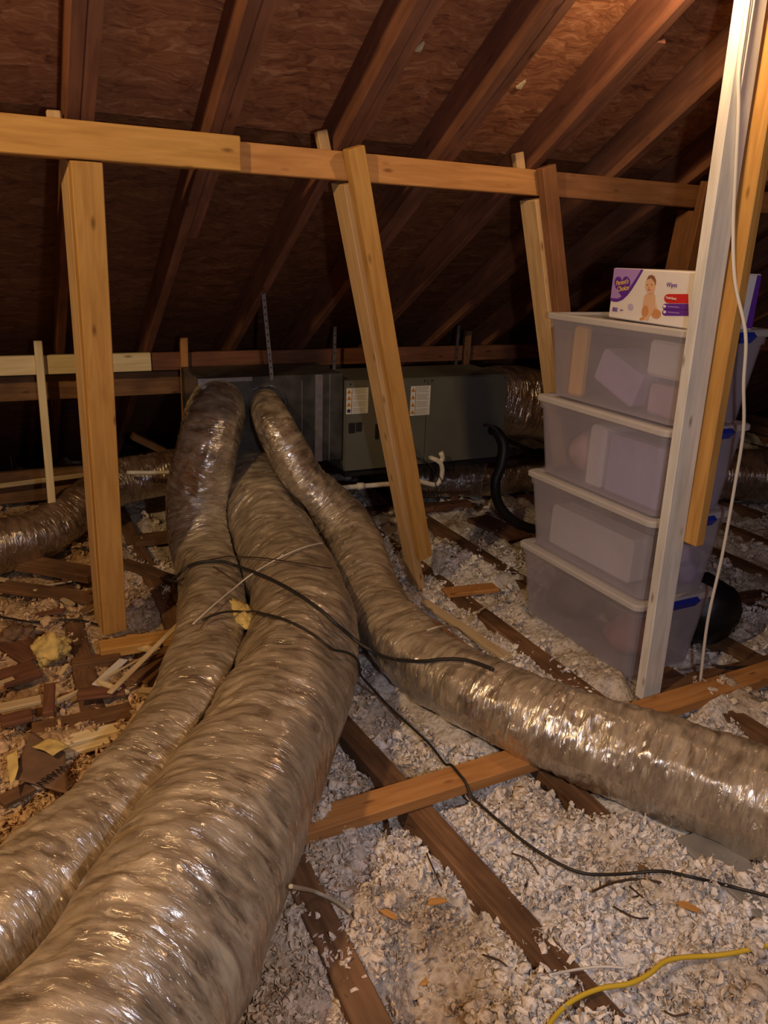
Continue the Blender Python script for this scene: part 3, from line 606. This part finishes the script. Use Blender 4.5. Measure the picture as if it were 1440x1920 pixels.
def bin_(z, dx, dy, rz, lab):
    root = empty('storage_bin', (1.955+dx+BW/2, 1.805+dy+BL/2, z), lab, 'storage bin', 'stacked translucent storage bins')
    mw = Matrix.Translation(root.location) @ Matrix.Rotation(rz, 4, 'Z'); a, b = BW/2, BL/2
    def rg(ins, zz, c=.03): return ringpts(-a+ins, a-ins, -b+ins, b-ins, zz, c)
    body = [rg(.050, .006), rg(.046, .0), rg(.044, .002), rg(.018, BH-.03), rg(.012, BH-.03), rg(.010, BH-.002), rg(.014, BH-.002), rg(.020, BH-.03), rg(.047, .006)]
    loft('tub', body[2:], 'tub', root, mw, cap0=False); loft('tub_base', [rg(.044, .0015), rg(.044, .0055)], 'tub', root, mw, True, True)
    loft('lid', [rg(.006, BH-.004), rg(.0, BH), rg(0, BH+.016), rg(.005, BH+.021), rg(.03, BH+.021), rg(.036, BH+.012), rg(.05, BH+.012)], 'rim', root, mw, True, True)
    for s in (-1, 1):
        lt = loft('latch', [[(-.085, s*(b+.004), BH-.022), (.085, s*(b+.004), BH-.022), (.085, s*(b-.004), BH-.022), (-.085, s*(b-.004), BH-.018)],
                            [(-.100, s*(b+.013), BH+.0), (.100, s*(b+.013), BH), (.100, s*(b-.003), BH), (-.100, s*(b-.003), BH)],
                            [(-.090, s*(b+.006), BH+.014), (.090, s*(b+.006), BH+.014), (.090, s*(b-.002), BH+.014), (-.090, s*(b-.002), BH+.012)]], 'latch', root, mw, True, True)
        lt['label'] = 'blue plastic latch handle'
    return root
BZ = [0.0, .323, .648, .975]
bl = ['bottom storage bin of the stack, holding dark clothes', 'second storage bin from the bottom of the stack, a pale box showing through its side', 'second storage bin from the top of the stack, pink bag and lilac box inside', 'topmost storage bin of the stack, carrying the wipes carton']
BB = [bin_(BZ[i], (0, .004, .002, .004)[i], (.028, .024, .012, .0)[i], (0, .004, -.006, .003)[i], bl[i]) for i in range(4)]
def lump(name, c, s, mat, lab, cat, seed, rz=0, amp=.25, sub=3, box=.0, group=None, fine=0):
    bm = bmesh.new(); bmesh.ops.create_icosphere(bm, subdivisions=sub, radius=1); v = np.array([p.co[:] for p in bm.verts]); f = [[x.index for x in p.verts] for p in bm.faces]; bm.free()
    if box: m = np.abs(v).max(1); v = v*(1-box+box/m)[:, None]*(1-.2*box)
    k = 1+amp*(fbm(v[:, 0]*2+seed, v[:, 1]*2, v[:, 2]*2, o=3, seed=seed)-.45)*2+fine*(vnoise(v[:, 0]*9+seed, v[:, 1]*9, v[:, 2]*9, seed=seed+3)-.5); v = v*k[:, None]*np.array(s)
    o = pydata(name, v, f, mat, None, Matrix.Translation(c) @ Matrix.Rotation(rz, 4, 'Z'), True); tag(o, lab, cat, group); return o
M['c_yel'] = plain('amber_solid', (.85, .50, .12), .7); M['c_lil'] = plain('lilac_card', (.50, .44, .66), .7, var=.1); M['c_pnk'] = plain('pink_plastic', (.62, .40, .42), .5, var=.3, scale=14)
M['c_wht'] = plain('white_card', (.74, .73, .72), .7, var=.05); M['c_mau'] = plain('mauve_cloth', (.50, .38, .47), .8, var=.3, scale=10); M['c_drk'] = plain('grey_brown_cloth', (.20, .16, .16), .85, var=.4, scale=12); M['c_ros'] = plain('rose_cloth', (.42, .20, .20), .85, var=.3, scale=12)
M['c_prp'] = plain('violet_cloth', (.34, .28, .50), .8, var=.3, scale=10)
def inbin(i, lo, hi, mat, name, lab, cat, rz=0, rx=0):
    z = BZ[i]; lo, hi = Vector(lo), Vector(hi); d = hi-lo; c = (lo+hi)/2+Vector((0, 0, z))
    o = link(name, boxmesh(name, d.x, d.y, d.z, .012, x0=-d.x/2), mat, None, Matrix.Translation(c) @ Matrix.Rotation(rz, 4, 'Z') @ Matrix.Rotation(rx, 4, 'X')); tag(o, lab, cat); return o
inbin(3, (2.02, 2.355, .008), (2.06, 2.43, .28), 'c_yel', 'amber_panel', 'amber upright panel showing through the topmost bin', 'panel')  # upright amber slab in the topmost bin
inbin(3, (2.03, 2.06, .05), (2.27, 2.29, .18), 'c_lil', 'shoe_box', 'tilted lilac box inside the topmost bin', 'box', rx=.35)
inbin(3, (2.04, 1.88, .01), (2.30, 2.02, .12), 'c_mau', 'folded_blanket', 'mauve folded cloth in the topmost bin', 'cloth')
inbin(3, (2.03, 1.87, .145), (2.28, 2.035, .27), 'c_wht', 'paper_pack', 'white pack lying high in the topmost bin', 'pack')
inbin(3, (2.08, 1.87, .125), (2.30, 2.0, .135), 'c_prp', 'folded_sheet', 'violet folded sheet in the topmost bin under the white pack', 'cloth')
lump('plastic_bag', (2.15, 2.38, BZ[2]+.105), (.10, .085, .085), 'c_pnk', 'pink crumpled bag in the second bin from the top', 'bag', 5)
inbin(2, (2.02, 2.18, .008), (2.25, 2.27, .25), 'c_wht', 'white_carton', 'white upright carton between the pink bag and the lilac box', 'box')
inbin(2, (2.025, 1.88, .008), (2.29, 2.165, .235), 'c_lil', 'lilac_carton', 'lilac box filling the front half of the second bin from the top', 'box')
inbin(1, (2.04, 1.985, .008), (2.16, 2.47, .185), 'c_wht', 'pale_carton', 'long pale box in the second bin from the bottom', 'box')
for k, (yy, xx) in enumerate(((1.90, 2.22), (1.905, 2.268), (1.90, 2.15))):
    lump('rolled_cloth', (xx, yy+.02, BZ[1]+.06+.085*(k == 0)), (.045, .045, .05), 'c_prp', 'rolled violet cloth against the end of the second bin from the bottom', 'cloth', 60+k, group='rolled cloths')
lump('dark_clothes', (2.14, 2.38, .10), (.11, .10, .085), 'c_drk', 'dark bundled clothes at the rear of the bottom bin', 'clothes', 12, amp=.35)
lump('rose_clothes', (2.13, 2.02, .09), (.09, .10, .075), 'c_ros', 'rose bundled clothes at the latch end of the bottom bin', 'clothes', 15, amp=.35)
lump('grey_clothes', (2.24, 2.19, .10), (.05, .09, .08), 'c_drk', 'grey bundled clothes between the other bundles of the bottom bin', 'clothes', 18, amp=.3)

# ------------------------------------------------------------------ wipes carton
bz = BZ[3]+BH+.022; A = Vector((1.995, 1.838, bz)); B = Vector((2.058, 2.285, bz)); ux = (A-B).normalized(); uy = Vector((0, 0, 1)); uz = ux.cross(uy); LN = (A-B).length; HT = .176; DP = .255
wb = empty('wipes_carton', tuple((A+B)/2-uz*DP/2), 'white and purple baby wipes carton lying on the topmost bin', 'carton')
MB = Matrix(((ux[0], uy[0], uz[0], B[0]), (ux[1], uy[1], uz[1], B[1]), (ux[2], uy[2], uz[2], B[2]), (0, 0, 0, 1)))   # local: x along face, y up, z outward
me = boxmesh('carton', LN, HT, DP, .004); link('carton', me, 'box', wb, MB @ Matrix.Translation((0, HT/2, -DP/2)))
def pr(name, pts, mat, lv=1, lab=None):
    o = flat(name, pts, .0004*lv, mat, wb, MB @ Matrix.Translation((0, 0, .0001)))
    if lab: o['label'] = lab
    return o
def sc(pts): # photo crop (1440x1137 zoom) units -> face metres: bilinear over the face quad
    q = np.array([[48, 850], [1195, 1020], [1330, 185], [180, 112]], float); out = []
    for x, y in pts:
        s, t = .5, .5
        for _ in range(30):
            P = q[0]*(1-s)*(1-t)+q[1]*s*(1-t)+q[2]*s*t+q[3]*(1-s)*t; ds = (q[1]-q[0])*(1-t)+(q[2]-q[3])*t; dt = (q[3]-q[0])*(1-s)+(q[2]-q[1])*s
            d = np.linalg.solve(np.stack([ds, dt], 1), np.array([x, y])-P); s += d[0]; t += d[1]
        out.append((s*LN*.90, t*HT))
    return out
def clampf(P): return [(min(max(x, .001), LN-.001), min(max(y, .001), HT-.001)) for x, y in P]
swoosh = [(180, 112), (680, 140), (640, 210), (560, 330), (480, 440), (400, 530), (320, 590), (230, 622), (160, 620), (95, 600)]
pr('purple_border', clampf(sc(swoosh)), 'purple', 1)
pr('lilac_corner', clampf(sc([(180, 112), (640, 138), (590, 220), (500, 340), (420, 440), (330, 530), (230, 572), (105, 560)])), 'lilac', 2, 'lilac swoosh in the carton corner')
heart = []
for i in range(40):
    t = 2*math.pi*i/40; hx = 16*math.sin(t)**3; hy = 13*math.cos(t)-5*math.cos(2*t)-2*math.cos(3*t)-math.cos(4*t); heart.append((320+hx*8.6, 375-hy*12.0+10))
pr('heart', clampf(sc(heart))[::-1], 'purple', 3, 'dark purple heart emblem')
def tx(name, body, at, size, mat, rot=0, lv=3, shear=0, align='LEFT', bold=0):
    p = sc([at])[0]; text(name, body, size, mat, wb, MB @ Matrix.Translation((p[0], p[1], .0004*lv+.0004)) @ Matrix.Rotation(rot, 4, 'Z'), .0003, align, shear, bold)
tx('brand_lettering', "Parent's", (205, 378), .0235, 'gold', .16, shear=.2, bold=.0004); tx('brand_lettering', 'Choice', (220, 470), .0245, 'gold', .16, shear=.2, bold=.0004)
tx('lettering', '800', (130, 760), .0215, 'purple', 0, bold=.0003); tx('lettering', 'wipes', (268, 752), .0085, 'purple')
tx('lettering', 'Wipes', (1025, 405), .021, 'purple', .03)
def pill(x0, y0, x1, y1, mat, lv=1):
    r = (y1-y0)/2; P = [(x1, y0), (x1, y1)]+[(x0+r-r*math.sin(a), (y0+y1)/2+r*math.cos(a)) for a in np.linspace(0, math.pi, 9)]; pr('banner', clampf(sc(P)), mat, lv)
pill(985, 512, 1330, 650, 'red'); pill(960, 655, 1330, 752, 'purple'); pill(950, 740, 1330, 838, 'purple')
tx('lettering', 'Fresh Scent', (1015, 580), .0112, 'box', -.02, bold=.0002)
for yy in (700, 785): pr('banner_dot', sc([(990+22*math.cos(t), yy-5+22*math.sin(t)) for t in np.linspace(0, 2*math.pi, 14, endpoint=False)]), 'box', 2)
for yy in (705, 790): pr('banner_line', sc([(1035, yy-14), (1200, yy), (1200, yy+12), (1035, yy-2)]), 'lilac', 2)
pr('seal', sc([(452+48*math.cos(t), 705+55*math.sin(t)) for t in np.linspace(0, 2*math.pi, 24, endpoint=False)]), M['c_lil'], 1)
def ell(cx, cy, rx, ry, rot=0, n=22): return [(cx+rx*math.cos(t)*math.cos(rot)-ry*math.sin(t)*math.sin(rot), cy+rx*math.cos(t)*math.sin(rot)+ry*math.sin(t)*math.cos(rot)) for t in np.linspace(0, 2*math.pi, n, endpoint=False)]
pr('baby_torso', sc([(700, 510), (760, 500), (830, 490), (858, 540), (862, 640), (880, 740), (850, 800), (700, 830), (640, 800), (650, 680), (672, 560)]), 'skin', 1, 'printed picture of a sitting baby')
pr('baby_leg', sc(ell(862, 810, 75, 72)), 'skin2', 2); pr('baby_leg', sc(ell(690, 770, 55, 90, .2)), 'skin2', 2)
pr('baby_arm', sc([(800, 560), (858, 560), (850, 700), (800, 800), (740, 880), (700, 905), (690, 870), (760, 790), (800, 690)]), 'skin', 3)
pr('baby_foot', sc(ell(640, 882, 44, 22, -.3)), 'skin2', 3); pr('baby_foot', sc(ell(712, 880, 42, 26, .2)), 'skin', 4)
pr('baby_head', sc(ell(785, 385, 82, 122)), 'skin', 4); pr('baby_hair', sc([(728, 300), (760, 240), (810, 226), (850, 250), (872, 310), (866, 390), (850, 330), (800, 275)]), 'hair', 5)
for ex in (742, 806): pr('baby_eye', sc(ell(ex, 374, 11, 8)), 'hair', 6)
pr('baby_mouth', sc(ell(765, 447, 22, 6)), 'red', 6); pr('baby_nose', sc(ell(765, 412, 8, 10)), 'skin2', 6)
# end face print
ME = Matrix(((-uz[0], 0, ux[0], A[0]), (-uz[1], 0, ux[1], A[1]), (-uz[2], 1, ux[2], A[2]), (0, 0, 0, 1)))
o = flat('end_print', [(.225, .004), (.252, .004), (.252, .172), (.235, .172)], .0005, 'purple', wb, ME @ Matrix.Translation((0, 0, .0001)))
# black bag behind the bins
lump('trash_bag', (2.53, 2.03, .12), (.14, .15, .16), 'bag', 'shiny black plastic bag slumped behind the bottom bin', 'bag', 33, amp=.3)

# ------------------------------------------------------------------ loose boards
def plank(name, a, b, w, t, z, mat, lab, cat='board', tilt=0):
    p0, p1 = onz(*a, z), onz(*b, z); p0[2] -= t/2; p1[2] -= t/2-tilt
    o = board(name, p0, p1, w, t, mat); tag(o, lab, cat); return o
o = board('cross_board', (.36, 1.59, .0205), (1.36, 1.60, .0205), .089, .038, 'orange'); tag(o, 'orange board lying across the joists between the widest and slim ducts', 'board')
o = board('sole_board', (1.72, 1.645, .0205), (2.62, 1.668, .0205), .095, .038, 'orange'); tag(o, 'orange board on the joists at the foot of the white stud', 'board')
o = board('catwalk_board', (2.0, 1.76, -.012), (3.4, 1.70, -.012), .10, .038, 'dull'); tag(o, 'dull brown board under the front edge of the bins', 'board')
plank('sill_block', (186, 1210), (335, 1186), .085, .04, .042, 'pine', 'short sill block under the foot of the yellow double brace', 'block')
plank('scrap_board', (135, 1240), (225, 1228), .06, .03, .02, 'dull', 'short brown scrap against the sill block of the yellow brace')
plank('scrap_board', (255, 1275), (345, 1195), .09, .038, .015, 'dull', 'brown scrap board slipping under the duct beside the sill block')
plank('scrap_board', (60, 1368), (275, 1322), .088, .038, .03, 'dull', 'long brown scrap board lying against the duct near the torn kraft paper')
plank('scrap_board', (-30, 1330), (78, 1308), .045, .015, .03, 'lath', 'pale scrap board with a square end on the insulation')
plank('scrap_board', (-60, 1030), (178, 1072), .115, .038, .06, 'dull', 'wide brown scrap board lying behind the foot of the yellow brace')
plank('scrap_board', (232, 1050), (330, 1085), .06, .03, .03, 'dull', 'brown scrap board between the yellow brace and the nearest duct')
plank('scrap_board', (250, 1010), (330, 1000), .13, .03, .02, 'dull', 'wide dark scrap board against the duct behind the yellow brace')
plank('wood_scrap', (145, 1300), (235, 1290), .07, .012, .045, 'red_wood', 'flat pointed red-brown scrap on the pale insulation', 'scrap')
plank('wood_scrap', (93, 1280), (90, 1335), .035, .02, .05, 'red_wood', 'small upright-looking red-brown scrap next to the pale scrap board', 'scrap')
plank('white_strip', (232, 1235), (180, 1283), .035, .008, .045, 'paper', 'short white strip lying beside the brown scrap boards', 'strip')
for (a, b, w, m, lab) in (((0, 1095), (180, 1120), .10, 'dull', 'brown plank piece behind the kraft-faced batts'), ((0, 1185), (70, 1230), .12, 'red_wood', 'dark red-brown plank near the yellow batt lump'), ((0, 1270), (70, 1250), .12, 'red_wood', 'broad red-brown plank past the yellow batt lump'), ((110, 1390), (225, 1360), .05, 'pale_pine', 'splintered yellow strand-board piece near the torn kraft paper'), ((120, 1410), (205, 1385), .03, 'pale_pine', 'thin splintered strip under the splintered strand-board piece'), ((0, 1350), (60, 1335), .06, 'red_wood', 'dark chip of wood at the torn kraft paper edge'), ((0, 1500), (60, 1470), .05, 'dull', 'brown scrap under the yellow batt flap')):
    plank('plank_scrap', a, b, w, .018, .035, m, lab)
o = board('back_plank', (-1.4, 4.86, .11), (1.25, 4.80, .12), .038, .19, 'dull'); tag(o, 'brown plank on edge far under the eave', 'board')
o = board('lath_strip', (-.5, 4.72, .14), (.62, 4.70, .20), .012, .028, 'lath'); tag(o, 'pale lath strip leaning along the plank under the eave', 'strip')
o = board('short_brace', (.62, 4.42, .47), (.95, 4.42, .27), .07, .038, 'dull'); tag(o, 'short slanted brown block behind the brown-tinged duct', 'block')
plank('lath', (795, 1125), (955, 1232), .045, .018, .035, 'lath', 'greyish lath lying from the foot of the furnace brace')
plank('plank_scrap', (770, 1140), (870, 1215), .07, .03, .02, 'orange', 'orange plank tucked between the lath and the slim duct')
plank('blocking', (790, 948), (880, 938), .07, .06, .03, 'red_wood', 'red-brown blocking between joists under the furnace', 'block')
plank('plank_scrap', (895, 968), (975, 1005), .16, .02, .02, 'red_wood', 'wide red-brown board between the bins and the furnace')
plank('plank_scrap', (835, 1108), (930, 1098), .08, .02, .02, 'orange', 'orange board half buried in insulation beside the bins')
plank('plank_scrap', (690, 955), (790, 940), .09, .03, .02, 'dull', 'brown board lying behind the furnace brace')
plank('plank_scrap', (1300, 1130), (1440, 1110), .08, .02, .02, 'red_wood', 'red-brown board beyond the black bag')
plank('fiber_sheet', (1300, 1560), (1475, 1720), .13, .012, .03, 'grey_sheet', 'grey flat sheet partly buried under the slim duct', 'sheet')
rs = random.Random(5)
for i in range(34):
    x, y = rs.uniform(-.35, .42), rs.uniform(1.75, 3.7)
    if x > .62-.02*y-.35*(y < 2.3) or (abs(x-.285) < .12 and abs(y-2.9) < .12): continue
    z = max(0, float(hfun(np.array(x), np.array(y))))+.022+.004*rs.random(); an = rs.uniform(0, 3.14); L = rs.uniform(.04, .15); w = rs.uniform(.012, .04)
    p0 = np.array([x, y, z]); p1 = p0+np.array([math.cos(an)*L, math.sin(an)*L, rs.uniform(-.01, .02)])
    P = [(0, -w*.4), (L*.3, -w*.5), (L*.8, -w*.4), (L, -w*.1), (L*.9, w*.15), (L*.97, w*.35), (L*.5, w*.5), (L*.08, w*.35)]
    o = flat('splinter', P, rs.uniform(.004, .012), rs.choice(['dull', 'red_wood', 'lath', 'chip', 'dull', 'pale_pine']), None, frame(p0, p1)); tag(o, 'small splintered wood scrap among the tan insulation under the leftmost post', 'wood scrap', 'splinters under the leftmost post')
for i, (a, b, w) in enumerate((((785, 1840), (875, 1828), .03), ((800, 1692), (840, 1690), .022), ((715, 1705), (745, 1725), .018), ((1270, 1690), (1315, 1712), .022), ((795, 1735), (810, 1720), .012))):
    p0, p1 = onz(*a, 0), onz(*b, 0); h = float(hfun(p0[0], p0[1]))+.02; p0, p1 = onz(*a, h), onz(*b, h)
    L = float(np.linalg.norm(p1-p0)); P = [(0, -w*.4), (L*.3, -w*.5), (L*.7, -w*.35), (L, -w*.1), (L*.85, w*.1), (L*.95, w*.3), (L*.6, w*.5), (L*.2, w*.4)]
    o = flat('wood_chip', P, .003, 'chip', None, frame(p0, p1)); tag(o, ['long orange wood chip with a split end in the hollow between the joists', 'rounded orange chip beside the old joist', 'narrow orange sliver next to the widest duct', 'brown chip beyond the thin black cable', 'smallest orange sliver among the hollow tufts'][i], 'wood chip')
for i, (a, b, c) in enumerate((((722, 1525), (726, 1545), (732, 1575)), ((765, 1545), (790, 1560), (812, 1580)), ((800, 1600), (815, 1635), (828, 1662)), ((1180, 1662), (1200, 1678), (1222, 1698)), ((960, 1600), (990, 1612), (1010, 1640)), ((1150, 1700), (1190, 1720), (1215, 1722)), ((905, 1790), (935, 1800), (950, 1812)), ((1245, 1895), (1265, 1905), (1290, 1900)))):
    P = []
    for q in (a, b, c):
        g = onz(*q, 0); h = float(hfun(g[0], g[1])); P.append(onz(*q, max(h, -.05)+.026))
    o = tube('twig', P, .0022 if i else .005, 'brown_cable', seg=6, step=.01); tag(o, 'thin dark twig lying on the insulation between the old joists' if i else 'short grey stick poking down from the orange cross board', 'twig', 'twigs on the insulation')
# kraft paper with lettering, batt lumps
def sheet(name, poly, z, mat, lab, cat, seed, amp=.02, n=14):
    P = np.array([onz(*p, z) for p in poly]); a, b, c, d = P; v = []; f = []
    for i in range(n):
        for j in range(n):
            s, t = i/(n-1), j/(n-1); p = a*(1-s)*(1-t)+b*s*(1-t)+c*s*t+d*(1-s)*t; p = p.copy(); p[2] += amp*(float(fbm(p[0]*9, p[1]*9, o=3, seed=seed))-.45)*2; v.append(p)
    for i in range(n-1):
        for j in range(n-1): f.append((i*n+j, (i+1)*n+j, (i+1)*n+j+1, i*n+j+1))
    o0 = np.array([P[:, 0].mean(), P[:, 1].mean(), 0]); o = pydata(name, np.array(v)-o0, f, mat, None, Matrix.Translation(o0), True)
    sm = o.modifiers.new('thickness', 'SOLIDIFY'); sm.thickness = .002; tag(o, lab, cat); return o, o0
kp, k0 = sheet('kraft_paper', [(22, 1460), (58, 1372), (122, 1412), (128, 1490)], .06, 'kraft', 'torn brown kraft insulation facing with black lettering', 'paper', 4, .006)
a = onz(116, 1436, .07); b = onz(66, 1472, .07); xd = Vector(b-a); xd.z = 0; xd.normalize()
mw = Matrix(((xd.x, -xd.y, 0, a[0]), (xd.y, xd.x, 0, a[1]), (0, 0, 1, .0735), (0, 0, 0, 1)))
text('lettering', 'WARN', .030, 'ink', kp, mw, .0004, bold=.0006)
for poly, lab, s in (([(20, 1480), (12, 1415), (32, 1405), (35, 1440)], 'yellow glass-fiber flap folded over the kraft paper', 3), ([(60, 1400), (90, 1382), (130, 1400), (100, 1420)], 'dull yellow batt edge above the kraft lettering', 6)):
    sheet('batt_flap', poly, .08, 'batt', lab, 'insulation', s, .02)
o = lump('batt_lump', onz(98, 1218, .04), (.065, .055, .05), 'batt', 'torn yellow lump of glass-fiber batt near the yellow brace', 'insulation', 44, amp=.75, sub=4, fine=.4)
o = lump('batt_lump', onz(455, 1150, .24), (.035, .11, .03), 'batt', 'yellow glass-fiber tuft squeezed between the widest duct and its neighbour', 'insulation', 46, amp=.75, sub=4, fine=.5)
o = lump('batt_lump', onz(30, 1195, .03), (.06, .05, .045), M['kraft'], 'brown crumpled paper lump near the yellow batt lump', 'paper', 48, amp=.8, sub=4, fine=.4)
# ------------------------------------------------------------------ cables
def cable(pts, r, mat, lab, name='cable', lift=.020):
    P = catmull([hit(*p, lift) if len(p) == 2 else onz(p[0], p[1], p[2]) for p in pts], .012)
    for C, R in DUCTS[:3]:
        for i in range(len(P)):
            dv = P[i]-C; d = np.linalg.norm(dv, axis=1); j = d.argmin(); m = R[j]+.014+r
            if d[j] < m: P[i] = C[j]+dv[j]/d[j]*m
    on = (P[:, 0] > .35) & (P[:, 0] < 1.37) & (np.abs(P[:, 1]-1.595) < .062); P[on, 2] = np.maximum(P[on, 2], .0435+r)
    k = np.array([1, 2, 3, 2, 1.])/9; Q = P.copy()
    for c in range(3): Q[2:-2, c] = np.convolve(P[:, c], k, 'valid')
    o = tube(name, Q, r, mat, seg=8, step=.012); tag(o, lab, 'cable'); return o
cable([(330, 1100, .05), (335, 1078), (348, 1064), (375, 1054), (405, 1052), (440, 1060), (480, 1074), (520, 1092), (560, 1115), (600, 1143), (630, 1170), (660, 1196, .30), (700, 1222, .27), (740, 1236), (790, 1240), (830, 1236), (870, 1237), (905, 1247), (925, 1256)], .0062, 'cable', 'thickest black cable draped over all three ducts')
cable([(380, 1163), (400, 1153), (425, 1147), (460, 1147), (500, 1152), (540, 1164), (580, 1185), (620, 1215), (655, 1245, .22), (690, 1282, .12), (730, 1325), (770, 1362), (805, 1395), (832, 1430), (855, 1462), (885, 1495), (930, 1535), (985, 1580), (1040, 1615), (1090, 1637), (1140, 1640), (1190, 1637), (1240, 1633), (1300, 1645), (1370, 1662), (1460, 1685)], .0042, 'cable', 'long thin black cable falling off the widest duct and over the foreground insulation')
cable([(352, 1062), (400, 1048), (440, 1044), (490, 1046), (540, 1053), (590, 1061), (622, 1066)], .0026, 'brown_cable', 'thin brown cable crossing the tops of two ducts')
cable([(400, 1062), (430, 1082), (455, 1100)], .0026, 'brown_cable', 'short thin brown cable hanging into the gap between ducts')
cable([(66, 1028), (100, 1031), (140, 1028), (180, 1033), (232, 1050), (270, 1070), (300, 1083), (330, 1090)], .005, 'cable', 'black cable passing behind the yellow double brace')
cable([(-30, 1150), (10, 1158), (60, 1166), (110, 1162), (150, 1163), (190, 1173)], .0045, 'cable', 'black cable lying on the batts in front of the yellow double brace')
cable([(-20, 1106), (40, 1103), (90, 1097), (135, 1090)], .004, 'tan_cable', 'grey-tan cable lying over the wide brown scrap board')
cable([(362, 1170), (400, 1135), (440, 1102), (470, 1078), (520, 1048), (570, 1026), (605, 1018)], .003, 'white_cable', 'thin pale cable slanting over the two neighbouring ducts')
a, b = onz(205, 1300, .06), onz(375, 1130, .14); o = board('lath_strip', a, b, .022, .008, 'lath'); tag(o, 'long pale lath strip leaning on the duct beside the sill block', 'strip')
a, b = onz(190, 1275, .06), onz(300, 1215, .06); o = board('lath_strip', a, b, .010, .006, 'lath'); tag(o, 'thin pale splint lying beside the white strip', 'strip')
cable([(1025, 1930, .03), (1045, 1900), (1080, 1872), (1130, 1852), (1180, 1845), (1220, 1825), (1245, 1803), (1280, 1795), (1320, 1793), (1370, 1788), (1460, 1768)], .0055, 'yellow_cable', 'yellow electrical cable snaking through the foreground insulation', lift=.02)
cable([(1030, 1828), (1080, 1818), (1130, 1812), (1175, 1815)], .003, 'white_cable', 'short white wire end on the old joist', lift=.02)
cable([(1110, 1672), (1150, 1655), (1200, 1648), (1240, 1655)], .003, 'brown_cable', 'thin brown twig-like wire beside the long black cable', lift=.016)
cable([(880, 1168), (895, 1148), (915, 1136), (942, 1127)], .004, 'tan_cable', 'tan cable stub curling up near the bottom bin', lift=.02)
cable([(800, 1182), (830, 1174), (860, 1178), (880, 1188)], .004, 'tan_cable', 'tan cable stub beside the slim duct', lift=.02)
cable([(545, 1662), (590, 1672), (630, 1690), (658, 1712)], .005, 'tan_cable', 'tan cable end poking out from under the widest duct', lift=.02)
cable([(1340, 1248), (1380, 1252), (1460, 1246)], .006, 'cable', 'black cable lying in front of the black bag', lift=.02)
p = [on_stud(z)+np.array([dx, -.0235-dy, 0]) for z, dx, dy in ((2.25, -.035, 0), (2.1, -.032, .0), (2.0, -.030, 0), (1.9, -.012, .004), (1.75, .012, .004), (1.6, .035, .006), (1.45, .05, .03), (1.3, .078, .075), (1.15, .10, .08), (1.0, .135, .08), (.8, .165, .06), (.55, .175, .05), (.3, .172, .04), (.04, .20, .03))]
o = tube('lamp_cord', p, .0055, 'white_cable', seg=10); tag(o, 'white cord running down the white stud and hanging beside the yellow nailer board', 'cable')
for dx in (-.024, -.014):
    o = tube('lamp_cord', [on_stud(z)+np.array([dx-.004*(2.3-z), -.0235, 0]) for z in (2.27, 2.15, 2.05, 1.98)]+[on_stud(1.93)+np.array([-.016, -.024, 0])], .0045, 'white_cable', seg=8); tag(o, 'white cord stapled to the top of the white stud', 'cable', 'stapled cords')
S.render.film_transparent = False
